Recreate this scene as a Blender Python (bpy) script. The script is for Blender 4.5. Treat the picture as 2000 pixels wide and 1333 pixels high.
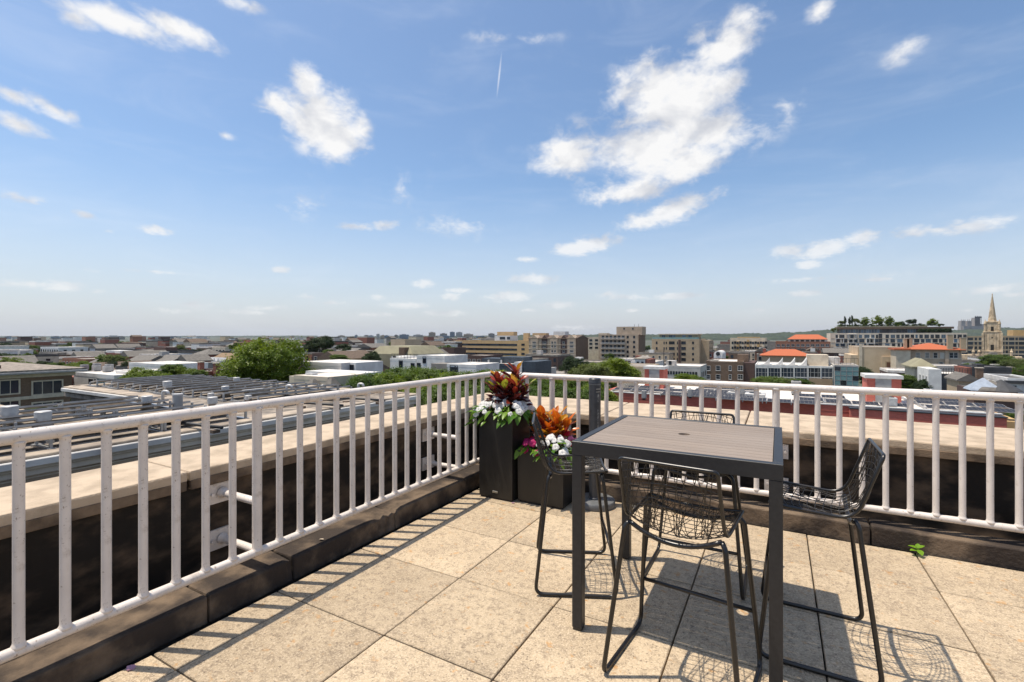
import bpy, bmesh, math, random
from mathutils import Vector, Matrix
R = math.radians
random.seed(7)
for _o in list(bpy.data.objects): bpy.data.objects.remove(_o)
sc = bpy.context.scene
col = sc.collection

# ---------------------------------------------------------------- camera
# world axes: +X runs along the right-hand railing, +Y along the left-hand railing, z = 0 is the terrace floor
FPX, CX, HY, HC = 935.0, 1000.0, 656.5, 1.6          # focal length / centre / horizon in pixels of a 2000 px wide picture, eye height
TH = math.atan2(521.0, FPX)
UX, UY = math.sin(TH), math.cos(TH)
cam_d = bpy.data.cameras.new('camera'); cam = bpy.data.objects.new('camera', cam_d); col.objects.link(cam)
cam.location = (0, 0, HC); cam.rotation_euler = (R(90), 0, TH)
cam_d.sensor_width = 36; cam_d.lens = FPX*36/2000; cam_d.shift_y = -10/2000
cam_d.clip_start = 0.05; cam_d.clip_end = 60000
sc.camera = cam

# ---------------------------------------------------------------- render look
sc.render.engine = 'CYCLES'
sc.cycles.use_denoising = True
sc.cycles.max_bounces = 7; sc.cycles.diffuse_bounces = 3; sc.cycles.glossy_bounces = 3
sc.cycles.transmission_bounces = 3; sc.cycles.transparent_max_bounces = 6; sc.cycles.volume_bounces = 0
sc.cycles.sample_clamp_indirect = 6
sc.view_settings.view_transform = 'Standard'; sc.view_settings.look = 'None'
sc.view_settings.gamma = 1.0; sc.view_settings.use_curve_mapping = False
sc.view_settings.exposure = 0.33

# ---------------------------------------------------------------- sun + sky
SUNX, SUNY = -0.297, -0.128                            # metres of shadow offset per metre of height, reversed
sun_vec = Vector((SUNX, SUNY, 1)).normalized()
SUN_EL = math.asin(sun_vec.z); SUN_ROT = math.atan2(sun_vec.x, sun_vec.y)
sl = bpy.data.lights.new('sun', 'SUN'); sl.energy = 4.3; sl.angle = R(0.53); sl.color = (1.0, 0.90, 0.76)
so = bpy.data.objects.new('sun', sl); col.objects.link(so)
so.rotation_euler = sun_vec.to_track_quat('Z', 'Y').to_euler()

def pix_dir(x, y):
    """direction (world) through a point of the photograph"""
    r, u = (x-CX)/FPX, (HY-y)/FPX
    return Vector((r*UY-UX, r*UX+UY, u)).normalized()
def azel(d): return math.atan2(d.x, d.y), math.asin(d.z)

world = bpy.data.worlds.new('World'); sc.world = world; world.use_nodes = True
world.cycles.sampling_method = 'MANUAL'; world.cycles.sample_map_resolution = 256
wt = world.node_tree; wt.nodes.clear()
def wn(t, **k):
    n = wt.nodes.new(t)
    for a, b in k.items(): setattr(n, a, b)
    return n
def wl(a, b): wt.links.new(a, b)
def wmath(op, a, b=None, c=None, clamp=False):
    n = wn('ShaderNodeMath', operation=op, use_clamp=clamp)
    for i, v in enumerate((a, b, c)):
        if v is None: continue
        if isinstance(v, (int, float)): n.inputs[i].default_value = v
        else: wl(v, n.inputs[i])
    return n.outputs[0]
def wmix(f, a, b):
    n = wn('ShaderNodeMix', data_type='RGBA')
    for i, v in ((0, f), (6, a), (7, b)):
        if isinstance(v, (int, float)): n.inputs[i].default_value = v
        elif isinstance(v, tuple): n.inputs[i].default_value = v + (1,)
        else: wl(v, n.inputs[i])
    return n.outputs[2]
sky = wn('ShaderNodeTexSky', sky_type='NISHITA', sun_disc=False)
sky.sun_elevation = SUN_EL; sky.sun_rotation = SUN_ROT
sky.altitude = 60; sky.air_density = 1.0; sky.dust_density = 1.6; sky.ozone_density = 1.4
tc = wn('ShaderNodeTexCoord')
sep = wn('ShaderNodeSeparateXYZ'); wl(tc.outputs['Generated'], sep.inputs[0])
az = wmath('ARCTAN2', sep.outputs[0], sep.outputs[1]); el = wmath('ARCSINE', sep.outputs[2])
ae = wn('ShaderNodeCombineXYZ'); wl(az, ae.inputs[0]); wl(el, ae.inputs[1])
# clouds: (x, y, half width, half height, tilt in degrees, weight) as seen in the sky of the photograph
CLOUDS = [(1290,165,85,62,0,1),(1320,215,95,70,0,1),(1255,285,175,60,0,1),(1385,250,70,42,0,1),(1120,303,70,36,0,1),(1350,320,55,34,0,1),
 (1230,376,75,24,0,.95),(1310,412,85,22,14,1),(1255,432,45,16,0,.9),(1425,85,70,48,20,.92),(1370,70,60,22,0,.66),(1410,165,45,35,0,.8),
 (625,230,75,62,-25,1.02),(600,165,32,38,0,1),(668,268,52,34,0,1),(545,205,45,26,0,.78),(705,255,25,35,0,.72),
 (230,40,120,27,0,.9),(345,58,85,22,-8,.88),(150,36,48,18,0,.75),(480,10,70,16,0,.5),(20,185,60,14,-15,.8),(105,215,55,14,-22,.82),(35,243,55,16,-15,.88),(135,228,22,14,0,.7),
 (45,388,45,12,0,.82),(165,421,26,9,-10,.8),(300,448,34,9,-6,.8),(108,425,16,6,0,.6),(212,452,16,6,0,.6),(698,443,34,8,0,.85),(755,440,28,10,8,.88),(440,265,24,10,0,.55),
 (1120,487,40,12,0,.9),(1165,476,48,15,6,.95),(1545,492,38,14,0,.95),(1605,487,52,14,8,.95),(1685,466,36,15,0,.92),(1575,517,24,7,0,.8),
 (1785,452,42,12,0,.85),(1895,443,65,14,2,.88),(1830,450,40,8,0,.7),(1045,546,40,10,0,.95),(990,580,46,9,3,.92),(1090,597,38,8,0,.88),(1035,607,18,4,0,.7),(1030,507,22,5,0,.7),
 (1215,580,45,8,-4,.9),(1190,575,16,6,0,.9),(1322,579,42,6,2,.92),(1232,607,20,4,0,.85),(1570,574,30,6,0,.9),(1715,546,26,4,0,.8),(1482,606,13,5,0,.9),(1480,590,20,4,0,.7),
 (1935,566,75,9,4,.9),(1980,576,40,6,0,.9),(1890,607,18,4,0,.7),(125,560,45,10,0,.9),(55,556,70,8,0,.75),(190,570,16,5,0,.65),(180,530,18,6,0,.6),(550,527,18,6,0,.9),(830,554,20,8,0,.92),
 (885,580,18,8,0,.9),(895,568,22,5,0,.85),(870,612,35,6,0,.8),(740,581,15,5,0,.8),(790,597,40,6,0,.7),(370,596,38,8,0,.78),(350,607,50,6,0,.65),(525,602,36,6,4,.8),(480,610,60,5,0,.68),(600,580,34,5,0,.7),
 (650,592,45,6,0,.72),(725,615,35,5,0,.7),(300,531,55,4,0,.55),(595,575,12,4,0,.7),(1110,640,60,6,0,.55),(1540,210,45,32,40,.5),(1600,20,30,26,20,.62),(1770,98,48,24,25,.5),(1000,75,90,14,0,.42),(590,400,80,30,0,.3),(780,370,22,60,10,.34),(900,440,120,26,0,.3),(1600,545,170,6,0,.42)]
rc = random.Random(5)
EXTRA = []                                              # the same kind of sky all the way round
for i in range(26):
    a0 = rc.uniform(1.05, 5.2) - 0.5; e0 = rc.choice((.08, .12, .2, .35, .55, .8)) + rc.uniform(0, .1)
    s = .05 + .16*e0*rc.uniform(.6, 1.3)
    a0 = (a0 + math.pi) % (2*math.pi) - math.pi
    EXTRA.append((a0, e0, s*1.5, s*.55, 0, .95))
blob = None
def add_blob(a0, e0, sa, se, tilt, w):
    global blob
    mp = wn('ShaderNodeMapping', vector_type='TEXTURE')
    mp.inputs['Location'].default_value = (a0, e0, 0); mp.inputs['Rotation'].default_value = (0, 0, R(tilt))
    mp.inputs['Scale'].default_value = (sa*1.75, se*1.75, 1)
    wl(ae.outputs[0], mp.inputs['Vector'])
    g = wn('ShaderNodeTexGradient', gradient_type='SPHERICAL'); wl(mp.outputs[0], g.inputs[0])
    v = wmath('MULTIPLY', g.outputs['Fac'], w)
    blob = v if blob is None else wmath('SMOOTH_MAX', blob, v, 0.09)
for (x, y, rx, ry, t, w) in CLOUDS:
    a0, e0 = azel(pix_dir(x, y)); a1, _ = azel(pix_dir(x-rx, y)); a2, _ = azel(pix_dir(x+rx, y))
    _, e1 = azel(pix_dir(x, y-ry)); _, e2 = azel(pix_dir(x, y+ry))
    add_blob(a0, e0, abs(a2-a1)/2, abs(e2-e1)/2, t, w)
for e in EXTRA: add_blob(*e)
def wnoise(scale, detail, rough, zs=1.0, off=(0, 0, 0), dist=0.0):
    mp = wn('ShaderNodeMapping'); mp.inputs['Scale'].default_value = (1, 1, zs); mp.inputs['Location'].default_value = off
    wl(tc.outputs['Generated'], mp.inputs[0])
    n = wn('ShaderNodeTexNoise'); n.inputs['Scale'].default_value = scale; n.inputs['Detail'].default_value = detail
    n.inputs['Roughness'].default_value = rough; n.inputs['Distortion'].default_value = dist
    wl(mp.outputs[0], n.inputs['Vector']); return n.outputs['Fac']
n1 = wnoise(9, 7, .52, 1.4, dist=.25); n2 = wnoise(30, 6, .56, 1.5, (3, 1, 2), .3)
n3 = wnoise(95, 6, .66, 2.4, (1, 5, 2), .3)
lw = wn('ShaderNodeMapRange'); lw.inputs['From Min'].default_value = .12; lw.inputs['From Max'].default_value = .32; lw.inputs['To Min'].default_value = .42; lw.inputs['To Max'].default_value = .07; wl(el, lw.inputs[0])
nz = wmath('ADD', wmath('ADD', wmath('MULTIPLY', n1, .52), wmath('MULTIPLY', n2, .41)), wmath('MULTIPLY', wmath('SUBTRACT', n3, .5), lw.outputs[0]))
nz = wmath('ADD', nz, .012)
dens = wmath('ADD', blob, wmath('MULTIPLY', wmath('SUBTRACT', nz, .5), 2.3))
mr = wn('ShaderNodeMapRange', interpolation_type='SMOOTHSTEP'); mr.inputs['From Min'].default_value = .11; mr.inputs['From Max'].default_value = .74
wl(dens, mr.inputs[0])
near = wn('ShaderNodeMapRange', interpolation_type='SMOOTHSTEP'); near.inputs['From Min'].default_value = .0; near.inputs['From Max'].default_value = .36
wl(blob, near.inputs[0])
cmask = wmath('MULTIPLY', mr.outputs[0], near.outputs[0])
# thin high cirrus veil
ci = wnoise(3.2, 8, .62, 5.0, (1.3, .4, 0), .8)
cr = wn('ShaderNodeMapRange', interpolation_type='SMOOTHSTEP'); cr.inputs['From Min'].default_value = .46; cr.inputs['From Max'].default_value = .85
cr.inputs['To Max'].default_value = .13; wl(ci, cr.inputs[0])
# cloud body: brighter at the dense, sun-side parts, greyer below
cs = wnoise(9, 7, .52, 1.4, (-.012, -.006, .05), .25)
sh = wn('ShaderNodeMapRange'); sh.inputs['From Min'].default_value = -.15; sh.inputs['From Max'].default_value = .06
wl(wmath('SUBTRACT', n1, cs), sh.inputs[0])
ccol = wmix(sh.outputs[0], (4.3, 4.42, 4.75), (6.5, 6.45, 6.4))
hz = wn('ShaderNodeMapRange', interpolation_type='SMOOTHSTEP'); hz.inputs['From Min'].default_value = -.02; hz.inputs['From Max'].default_value = .33
hz.inputs['To Min'].default_value = 1; hz.inputs['To Max'].default_value = 0; wl(el, hz.inputs[0])
SKYTINT = (0.92, 1.03, 1.10)
tint = wn('ShaderNodeMix', data_type='RGBA', blend_type='MULTIPLY'); tint.inputs[0].default_value = 1
tint.inputs[7].default_value = SKYTINT + (1,); wl(sky.outputs[0], tint.inputs[6])
base = wmix(wmath('MULTIPLY', hz.outputs[0], .66), tint.outputs[2], (4.9, 5.0, 5.5))
base = wmix(cr.outputs[0], base, (6.8, 6.9, 7.2))
lowc = wn('ShaderNodeMapRange', interpolation_type='SMOOTHSTEP'); lowc.inputs['From Min'].default_value = .03; lowc.inputs['From Max'].default_value = .30
lowc.inputs['To Min'].default_value = .55; lowc.inputs['To Max'].default_value = .97; wl(el, lowc.inputs[0])
# thin condensation trail high in the sky
a0, e0 = azel(pix_dir(975, 148)); tm = wn('ShaderNodeMapping', vector_type='TEXTURE'); tm.inputs['Location'].default_value = (a0, e0, 0); tm.inputs['Rotation'].default_value = (0, 0, R(-8)); tm.inputs['Scale'].default_value = (.0026, .040, 1)
wl(ae.outputs[0], tm.inputs[0]); tg = wn('ShaderNodeTexGradient', gradient_type='SPHERICAL'); wl(tm.outputs[0], tg.inputs[0])
base = wmix(wmath('MULTIPLY', tg.outputs['Fac'], .6), base, (6.6, 6.7, 7.0))
skyc = wmix(wmath('MULTIPLY', cmask, lowc.outputs[0]), base, ccol)
bg = wn('ShaderNodeBackground'); bg.inputs[1].default_value = 0.12; wl(skyc, bg.inputs[0])
wo = wn('ShaderNodeOutputWorld'); wl(bg.outputs[0], wo.inputs[0])

# ---------------------------------------------------------------- helpers
GZ = -16.0                                              # street level below the terrace
class MB:
    def __init__(s): s.v = []; s.f = []; s.m = []
    def add(s, vs, fs, m=0):
        o = len(s.v); s.v += [tuple(v) for v in vs]
        for f in fs: s.f.append([i+o for i in f]); s.m.append(m)
    def box(s, x0, x1, y0, y1, z0, z1, m=0, skip=''):
        vs = [(x0,y0,z0),(x1,y0,z0),(x1,y1,z0),(x0,y1,z0),(x0,y0,z1),(x1,y0,z1),(x1,y1,z1),(x0,y1,z1)]
        fs = [(0,3,2,1),(4,5,6,7),(0,1,5,4),(1,2,6,5),(2,3,7,6),(3,0,4,7)]
        if 'b' in skip: fs = fs[1:]
        s.add(vs, fs, m)
    def quad(s, a, b, c, d, m=0): s.add([a,b,c,d], [(0,1,2,3)], m)
    def prism(s, pts, z0, z1, m=0):
        n = len(pts)
        s.add([(x,y,z0) for x,y in pts]+[(x,y,z1) for x,y in pts],
              [tuple(range(n))[::-1], tuple(range(n,2*n))]+[(i,(i+1)%n,n+(i+1)%n,n+i) for i in range(n)], m)
    def lathe(s, prof, n=24, c=(0,0,0), m=0, ph=0.0, caps=True):
        vs = []; fs = []
        for r, z in prof:
            for i in range(n):
                t = 2*math.pi*i/n+ph; vs.append((c[0]+r*math.cos(t), c[1]+r*math.sin(t), c[2]+z))
        for k in range(len(prof)-1):
            for i in range(n):
                j = (i+1)%n; fs.append((k*n+i, k*n+j, (k+1)*n+j, (k+1)*n+i))
        if caps: fs.append(tuple(range(n))[::-1]); fs.append(tuple(range((len(prof)-1)*n, len(prof)*n)))
        s.add(vs, fs, m)
    def tube(s, pts, r, n=10, m=0, closed=False, caps=True):
        pts = [Vector(p) for p in pts]; k = len(pts); vs = []; fs = []
        up = None
        for i, p in enumerate(pts):
            if closed: t = (pts[(i+1)%k]-pts[i-1]).normalized()
            else: t = (pts[min(i+1,k-1)]-pts[max(i-1,0)]).normalized()
            if up is None:
                up = Vector((0,0,1)) if abs(t.z) < .9 else Vector((1,0,0))
            up = (up-t*up.dot(t)).normalized(); sd = t.cross(up)
            rr = r[i] if isinstance(r, (list, tuple)) else r
            for q in range(n):
                a = 2*math.pi*q/n; vs.append(p+(up*math.cos(a)+sd*math.sin(a))*rr)
        for i in range(k if closed else k-1):
            for q in range(n):
                a, b = i*n+q, i*n+(q+1)%n; c, d = ((i+1)%k)*n+(q+1)%n, ((i+1)%k)*n+q
                fs.append((a,d,c,b))
        if caps and not closed: fs.append(tuple(range(n))); fs.append(tuple(range((k-1)*n,k*n))[::-1])
        s.add(vs, fs, m)
    def mesh(s, name, mats, smooth=False, bevel=0, bseg=1):
        me = bpy.data.meshes.new(name); me.from_pydata(s.v, [], s.f)
        for m in (mats if isinstance(mats, (list, tuple)) else [mats]): me.materials.append(m)
        me.polygons.foreach_set('material_index', s.m)
        if bevel:
            bm = bmesh.new(); bm.from_mesh(me)
            bmesh.ops.bevel(bm, geom=bm.edges[:], offset=bevel, segments=bseg, affect='EDGES', profile=.5, clamp_overlap=True)
            bm.to_mesh(me); bm.free()
        if smooth:
            me.polygons.foreach_set('use_smooth', [True]*len(me.polygons))
            if smooth != 'all':
                try: me.set_sharp_from_angle(angle=R(smooth if smooth is not True else 40))
                except Exception: pass
        me.update(); return me
    def build(s, name, mats, parent=None, **k):
        return link(name, s.mesh(name, mats, **k), parent)
def link(name, me, parent=None, loc=None, rot=None, scale=None):
    o = bpy.data.objects.new(name, me); col.objects.link(o)
    if parent: o.parent = parent
    if loc is not None: o.location = loc
    if rot is not None: o.rotation_euler = rot
    if scale is not None: o.scale = scale
    return o
def tag(o, label=None, cat=None, group=None, kind=None):
    if label: o['label'] = label
    if cat: o['category'] = cat
    if group: o['group'] = group
    if kind: o['kind'] = kind
    return o
def thing(name, label, cat, loc=(0,0,0), rz=0, group=None):
    o = bpy.data.objects.new(name, None); col.objects.link(o); o.empty_display_size = .1
    o.location = loc; o.rotation_euler = (0,0,rz)
    return tag(o, label, cat, group)
def kids(o, _c={}):
    return [c for c in col.objects if c.parent == o]
def arc(p0, p1, p2, r, n=6):
    """points rounding the corner p1 with radius about r"""
    p0, p1, p2 = Vector(p0), Vector(p1), Vector(p2)
    a, b = (p0-p1), (p2-p1); d = min(r, a.length*.49, b.length*.49)
    s, e = p1+a.normalized()*d, p1+b.normalized()*d
    return [s*(1-t)**2+p1*2*t*(1-t)+e*t*t for t in [i/n for i in range(n+1)]]
def rounded(pts, r, n=6, closed=False):
    out = []; k = len(pts)
    for i in range(k):
        if not closed and i in (0, k-1): out.append(Vector(pts[i]))
        else: out += arc(pts[i-1], pts[i], pts[(i+1)%k], r, n)
    return out
# --- where a point of the photograph lies on a plane of the place
def onY(x, A):
    r = (x-CX)/FPX; D = A/(r*UX+UY); return D*(r*UY-UX), D
def onX(x, B):
    r = (x-CX)/FPX; D = B/(r*UY-UX); return D*(r*UX+UY), D
def zat(y, D): return HC-(y-HY)/FPX*D
def atD(x, D):
    r = (x-CX)/FPX; return D*(r*UY-UX), D*(r*UX+UY)

# ---------------------------------------------------------------- materials
MATS = {}
def new_mat(name):
    m = bpy.data.materials.new(name); m.use_nodes = True; nt = m.node_tree
    return m, nt, nt.nodes['Principled BSDF']
def nd(nt, t, **k):
    n = nt.nodes.new(t)
    for a, b in k.items(): setattr(n, a, b)
    return n
def noise(nt, scale, detail=4, rough=.55, coord='Object', sc3=None, dist=0.0):
    tcn = nd(nt, 'ShaderNodeTexCoord'); n = nd(nt, 'ShaderNodeTexNoise')
    n.inputs['Scale'].default_value = scale; n.inputs['Detail'].default_value = detail; n.inputs['Roughness'].default_value = rough
    n.inputs['Distortion'].default_value = dist
    if sc3:
        mp = nd(nt, 'ShaderNodeMapping'); mp.inputs['Scale'].default_value = sc3
        nt.links.new(tcn.outputs[coord], mp.inputs[0]); nt.links.new(mp.outputs[0], n.inputs['Vector'])
    else: nt.links.new(tcn.outputs[coord], n.inputs['Vector'])
    return n
def mixc(nt, f, a, b, blend='MIX'):
    n = nd(nt, 'ShaderNodeMix', data_type='RGBA', blend_type=blend)
    for i, v in ((0, f), (6, a), (7, b)):
        if isinstance(v, (int, float)): n.inputs[i].default_value = v
        elif isinstance(v, (tuple, list)): n.inputs[i].default_value = tuple(v[:3])+(1,)
        else: nt.links.new(v, n.inputs[i])
    return n.outputs[2]
def ramp(nt, fac, lo, hi, a=0.0, b=1.0):
    n = nd(nt, 'ShaderNodeMapRange', interpolation_type='SMOOTHSTEP')
    for k, v in (('From Min', lo), ('From Max', hi), ('To Min', a), ('To Max', b)): n.inputs[k].default_value = v
    nt.links.new(fac, n.inputs[0]); return n.outputs[0]
def bump(nt, bs, h, strength=.3, dist=.01):
    n = nd(nt, 'ShaderNodeBump'); n.inputs['Strength'].default_value = strength; n.inputs['Distance'].default_value = dist
    nt.links.new(h, n.inputs['Height']); nt.links.new(n.outputs[0], bs.inputs['Normal'])
def mat(name, c, c2=None, rough=.7, metal=0.0, scale=3.0, sc3=None, lo=.35, hi=.65, detail=5, bmp=0.0, bscale=None, objvar=0.0, spec=None):
    """plain surface: two tones mottled by noise, optional relief, optional tone change from object to object"""
    if name in MATS: return MATS[name]
    m, nt, bs = new_mat(name); MATS[name] = m
    c2 = c2 or tuple(v*.78 for v in c)
    n = noise(nt, scale, detail, sc3=sc3)
    cc = mixc(nt, ramp(nt, n.outputs['Fac'], lo, hi), c, c2)
    if objvar:
        oi = nd(nt, 'ShaderNodeObjectInfo'); hs = nd(nt, 'ShaderNodeHueSaturation')
        nt.links.new(cc, hs.inputs['Color'])
        mr_ = nd(nt, 'ShaderNodeMapRange'); mr_.inputs['To Min'].default_value = 1-objvar; mr_.inputs['To Max'].default_value = 1+objvar
        nt.links.new(oi.outputs['Random'], mr_.inputs[0]); nt.links.new(mr_.outputs[0], hs.inputs['Value']); cc = hs.outputs[0]
    nt.links.new(cc, bs.inputs['Base Color'])
    bs.inputs['Roughness'].default_value = rough; bs.inputs['Metallic'].default_value = metal
    if spec is not None: bs.inputs['Specular IOR Level'].default_value = spec
    if bmp:
        b = noise(nt, bscale or scale*8, 4); bump(nt, bs, b.outputs['Fac'], bmp)
    return m
def masonry(name, c, mortar, bw=.22, bh=.075, rough=.85, var=.25):
    """brick laid in courses on vertical walls, for walls whose bricks are far below a pixel or two"""
    if name in MATS: return MATS[name]
    m, nt, bs = new_mat(name); MATS[name] = m
    t = nd(nt, 'ShaderNodeTexCoord'); s = nd(nt, 'ShaderNodeSeparateXYZ'); nt.links.new(t.outputs['Object'], s.inputs[0])
    a = nd(nt, 'ShaderNodeMath', operation='ADD'); nt.links.new(s.outputs[0], a.inputs[0]); nt.links.new(s.outputs[1], a.inputs[1])
    cb = nd(nt, 'ShaderNodeCombineXYZ'); nt.links.new(a.outputs[0], cb.inputs[0]); nt.links.new(s.outputs[2], cb.inputs[1])
    b = nd(nt, 'ShaderNodeTexBrick'); nt.links.new(cb.outputs[0], b.inputs['Vector'])
    b.inputs['Scale'].default_value = 1; b.inputs['Brick Width'].default_value = bw; b.inputs['Row Height'].default_value = bh
    b.inputs['Mortar Size'].default_value = .007
    b.inputs['Color1'].default_value = tuple(v*(1+var) for v in c)+(1,); b.inputs['Color2'].default_value = tuple(v*(1-var) for v in c)+(1,)
    b.inputs['Mortar'].default_value = tuple(mortar)+(1,)
    n = noise(nt, .5, 5); cc = mixc(nt, ramp(nt, n.outputs['Fac'], .35, .7, 0, .35), b.outputs['Color'], tuple(v*.6 for v in c))
    nt.links.new(cc, bs.inputs['Base Color']); bs.inputs['Roughness'].default_value = rough
    return m
def glass(name, c=(.03,.04,.05), rough=.08):
    if name in MATS: return MATS[name]
    m, nt, bs = new_mat(name); MATS[name] = m
    oi = nd(nt, 'ShaderNodeObjectInfo')
    cc = mixc(nt, oi.outputs['Random'], tuple(v*.5 for v in c), tuple(v*1.8 for v in c))
    nt.links.new(cc, bs.inputs['Base Color']); bs.inputs['Roughness'].default_value = rough; bs.inputs['Specular IOR Level'].default_value = .6
    return m

def mat_paver():
    m, nt, bs = new_mat('paver_concrete')
    oi = nd(nt, 'ShaderNodeObjectInfo'); t = nd(nt, 'ShaderNodeTexCoord')
    ad = nd(nt, 'ShaderNodeVectorMath', operation='MULTIPLY_ADD'); ad.inputs[1].default_value = (1,1,1)
    cb = nd(nt, 'ShaderNodeCombineXYZ')
    ml = nd(nt, 'ShaderNodeMath', operation='MULTIPLY'); ml.inputs[1].default_value = 37.0; nt.links.new(oi.outputs['Random'], ml.inputs[0])
    for i in range(3): nt.links.new(ml.outputs[0], cb.inputs[i])
    nt.links.new(t.outputs['Object'], ad.inputs[0]); nt.links.new(cb.outputs[0], ad.inputs[2])
    def nz_(s, d=4, r=.6):
        n = nd(nt, 'ShaderNodeTexNoise'); n.inputs['Scale'].default_value = s; n.inputs['Detail'].default_value = d; n.inputs['Roughness'].default_value = r
        nt.links.new(ad.outputs[0], n.inputs['Vector']); return n.outputs['Fac']
    big, mid, fine, pits, rust = nz_(2.2), nz_(22, 6, .75), nz_(100, 3, .75), nz_(72, 3, .65), nz_(15, 3, .6)
    c = mixc(nt, ramp(nt, big, .3, .7), (.495,.39,.262), (.37,.288,.192))
    c = mixc(nt, ramp(nt, mid, .45, .62, 0, .72), c, (.225,.172,.118))
    c = mixc(nt, ramp(nt, fine, .48, .62, 0, .7), c, (.61,.49,.345))
    c = mixc(nt, ramp(nt, pits, .58, .70, 0, .75), c, (.13,.10,.075))
    c = mixc(nt, ramp(nt, rust, .61, .72, 0, .62), c, (.45,.23,.07))
    mr_ = nd(nt, 'ShaderNodeMapRange'); mr_.inputs['To Min'].default_value = .83; mr_.inputs['To Max'].default_value = 1.1
    nt.links.new(oi.outputs['Random'], mr_.inputs[0])
    hs = nd(nt, 'ShaderNodeHueSaturation'); nt.links.new(c, hs.inputs['Color']); nt.links.new(mr_.outputs[0], hs.inputs['Value'])
    nt.links.new(hs.outputs[0], bs.inputs['Base Color']); bs.inputs['Roughness'].default_value = .9
    h = nd(nt, 'ShaderNodeMath', operation='SUBTRACT'); nt.links.new(fine, h.inputs[0]); nt.links.new(ramp(nt, pits, .58, .7), h.inputs[1])
    bump(nt, bs, h.outputs[0], .55, .004)
    return m
def mat_rail():
    m, nt, bs = new_mat('railing_white_paint')
    n = noise(nt, 14, 6, .7); n2 = noise(nt, 55, 4, .7); n3 = noise(nt, 5, 3)
    c = mixc(nt, ramp(nt, n3.outputs['Fac'], .3, .7), (.73,.665,.61), (.63,.57,.52))
    c = mixc(nt, ramp(nt, n.outputs['Fac'], .54, .72, 0, .6), c, (.40,.33,.27))
    c = mixc(nt, ramp(nt, n2.outputs['Fac'], .60, .70, 0, .8), c, (.22,.15,.10))
    n4 = noise(nt, 6, 5, .7, sc3=(9, 9, .8)); c = mixc(nt, ramp(nt, n4.outputs['Fac'], .60, .74, 0, .4), c, (.38,.28,.20))
    nt.links.new(c, bs.inputs['Base Color']); bs.inputs['Roughness'].default_value = .42
    bump(nt, bs, n2.outputs['Fac'], .12, .004); return m
def mat_wood():
    m, nt, bs = new_mat('table_plank_wood')
    n = noise(nt, 7, 5, .6, sc3=(.5, 9, 9), dist=.4); n2 = noise(nt, 2.5, 3)
    oi = nd(nt, 'ShaderNodeObjectInfo')
    c = mixc(nt, ramp(nt, n.outputs['Fac'], .35, .7), (.27,.21,.162), (.215,.168,.13))
    c = mixc(nt, ramp(nt, n2.outputs['Fac'], .4, .7, 0, .4), c, (.285,.235,.195))
    hs = nd(nt, 'ShaderNodeHueSaturation'); mr_ = nd(nt, 'ShaderNodeMapRange'); mr_.inputs['To Min'].default_value = .94; mr_.inputs['To Max'].default_value = 1.06
    nt.links.new(oi.outputs['Random'], mr_.inputs[0]); nt.links.new(mr_.outputs[0], hs.inputs['Value']); nt.links.new(c, hs.inputs['Color'])
    nt.links.new(hs.outputs[0], bs.inputs['Base Color']); bs.inputs['Roughness'].default_value = .55
    bump(nt, bs, n.outputs['Fac'], .15, .003); return m
def mat_leaf(name, c1, c2, c3=None, trans=.35, rough=.5, obj=True):
    """leaf: per-object and per-place tone, light shining through"""
    m, nt, bs = new_mat(name)
    n = noise(nt, .9, 3); oi = nd(nt, 'ShaderNodeObjectInfo')
    c = mixc(nt, ramp(nt, n.outputs['Fac'], .35, .65), c1, c2)
    if c3: c = mixc(nt, ramp(nt, oi.outputs['Random'], .2, .9), c, c3)
    nt.links.new(c, bs.inputs['Base Color']); bs.inputs['Roughness'].default_value = rough; bs.inputs['Specular IOR Level'].default_value = .3
    tr = nd(nt, 'ShaderNodeBsdfTranslucent'); mx = nd(nt, 'ShaderNodeMixShader'); mx.inputs[0].default_value = trans
    tcx = mixc(nt, 1.0, c, (1.25,1.3,.6), 'MULTIPLY'); nt.links.new(tcx, tr.inputs['Color'])
    out = nt.nodes['Material Output']
    nt.links.new(bs.outputs[0], mx.inputs[1]); nt.links.new(tr.outputs[0], mx.inputs[2]); nt.links.new(mx.outputs[0], out.inputs[0])
    return m
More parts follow.
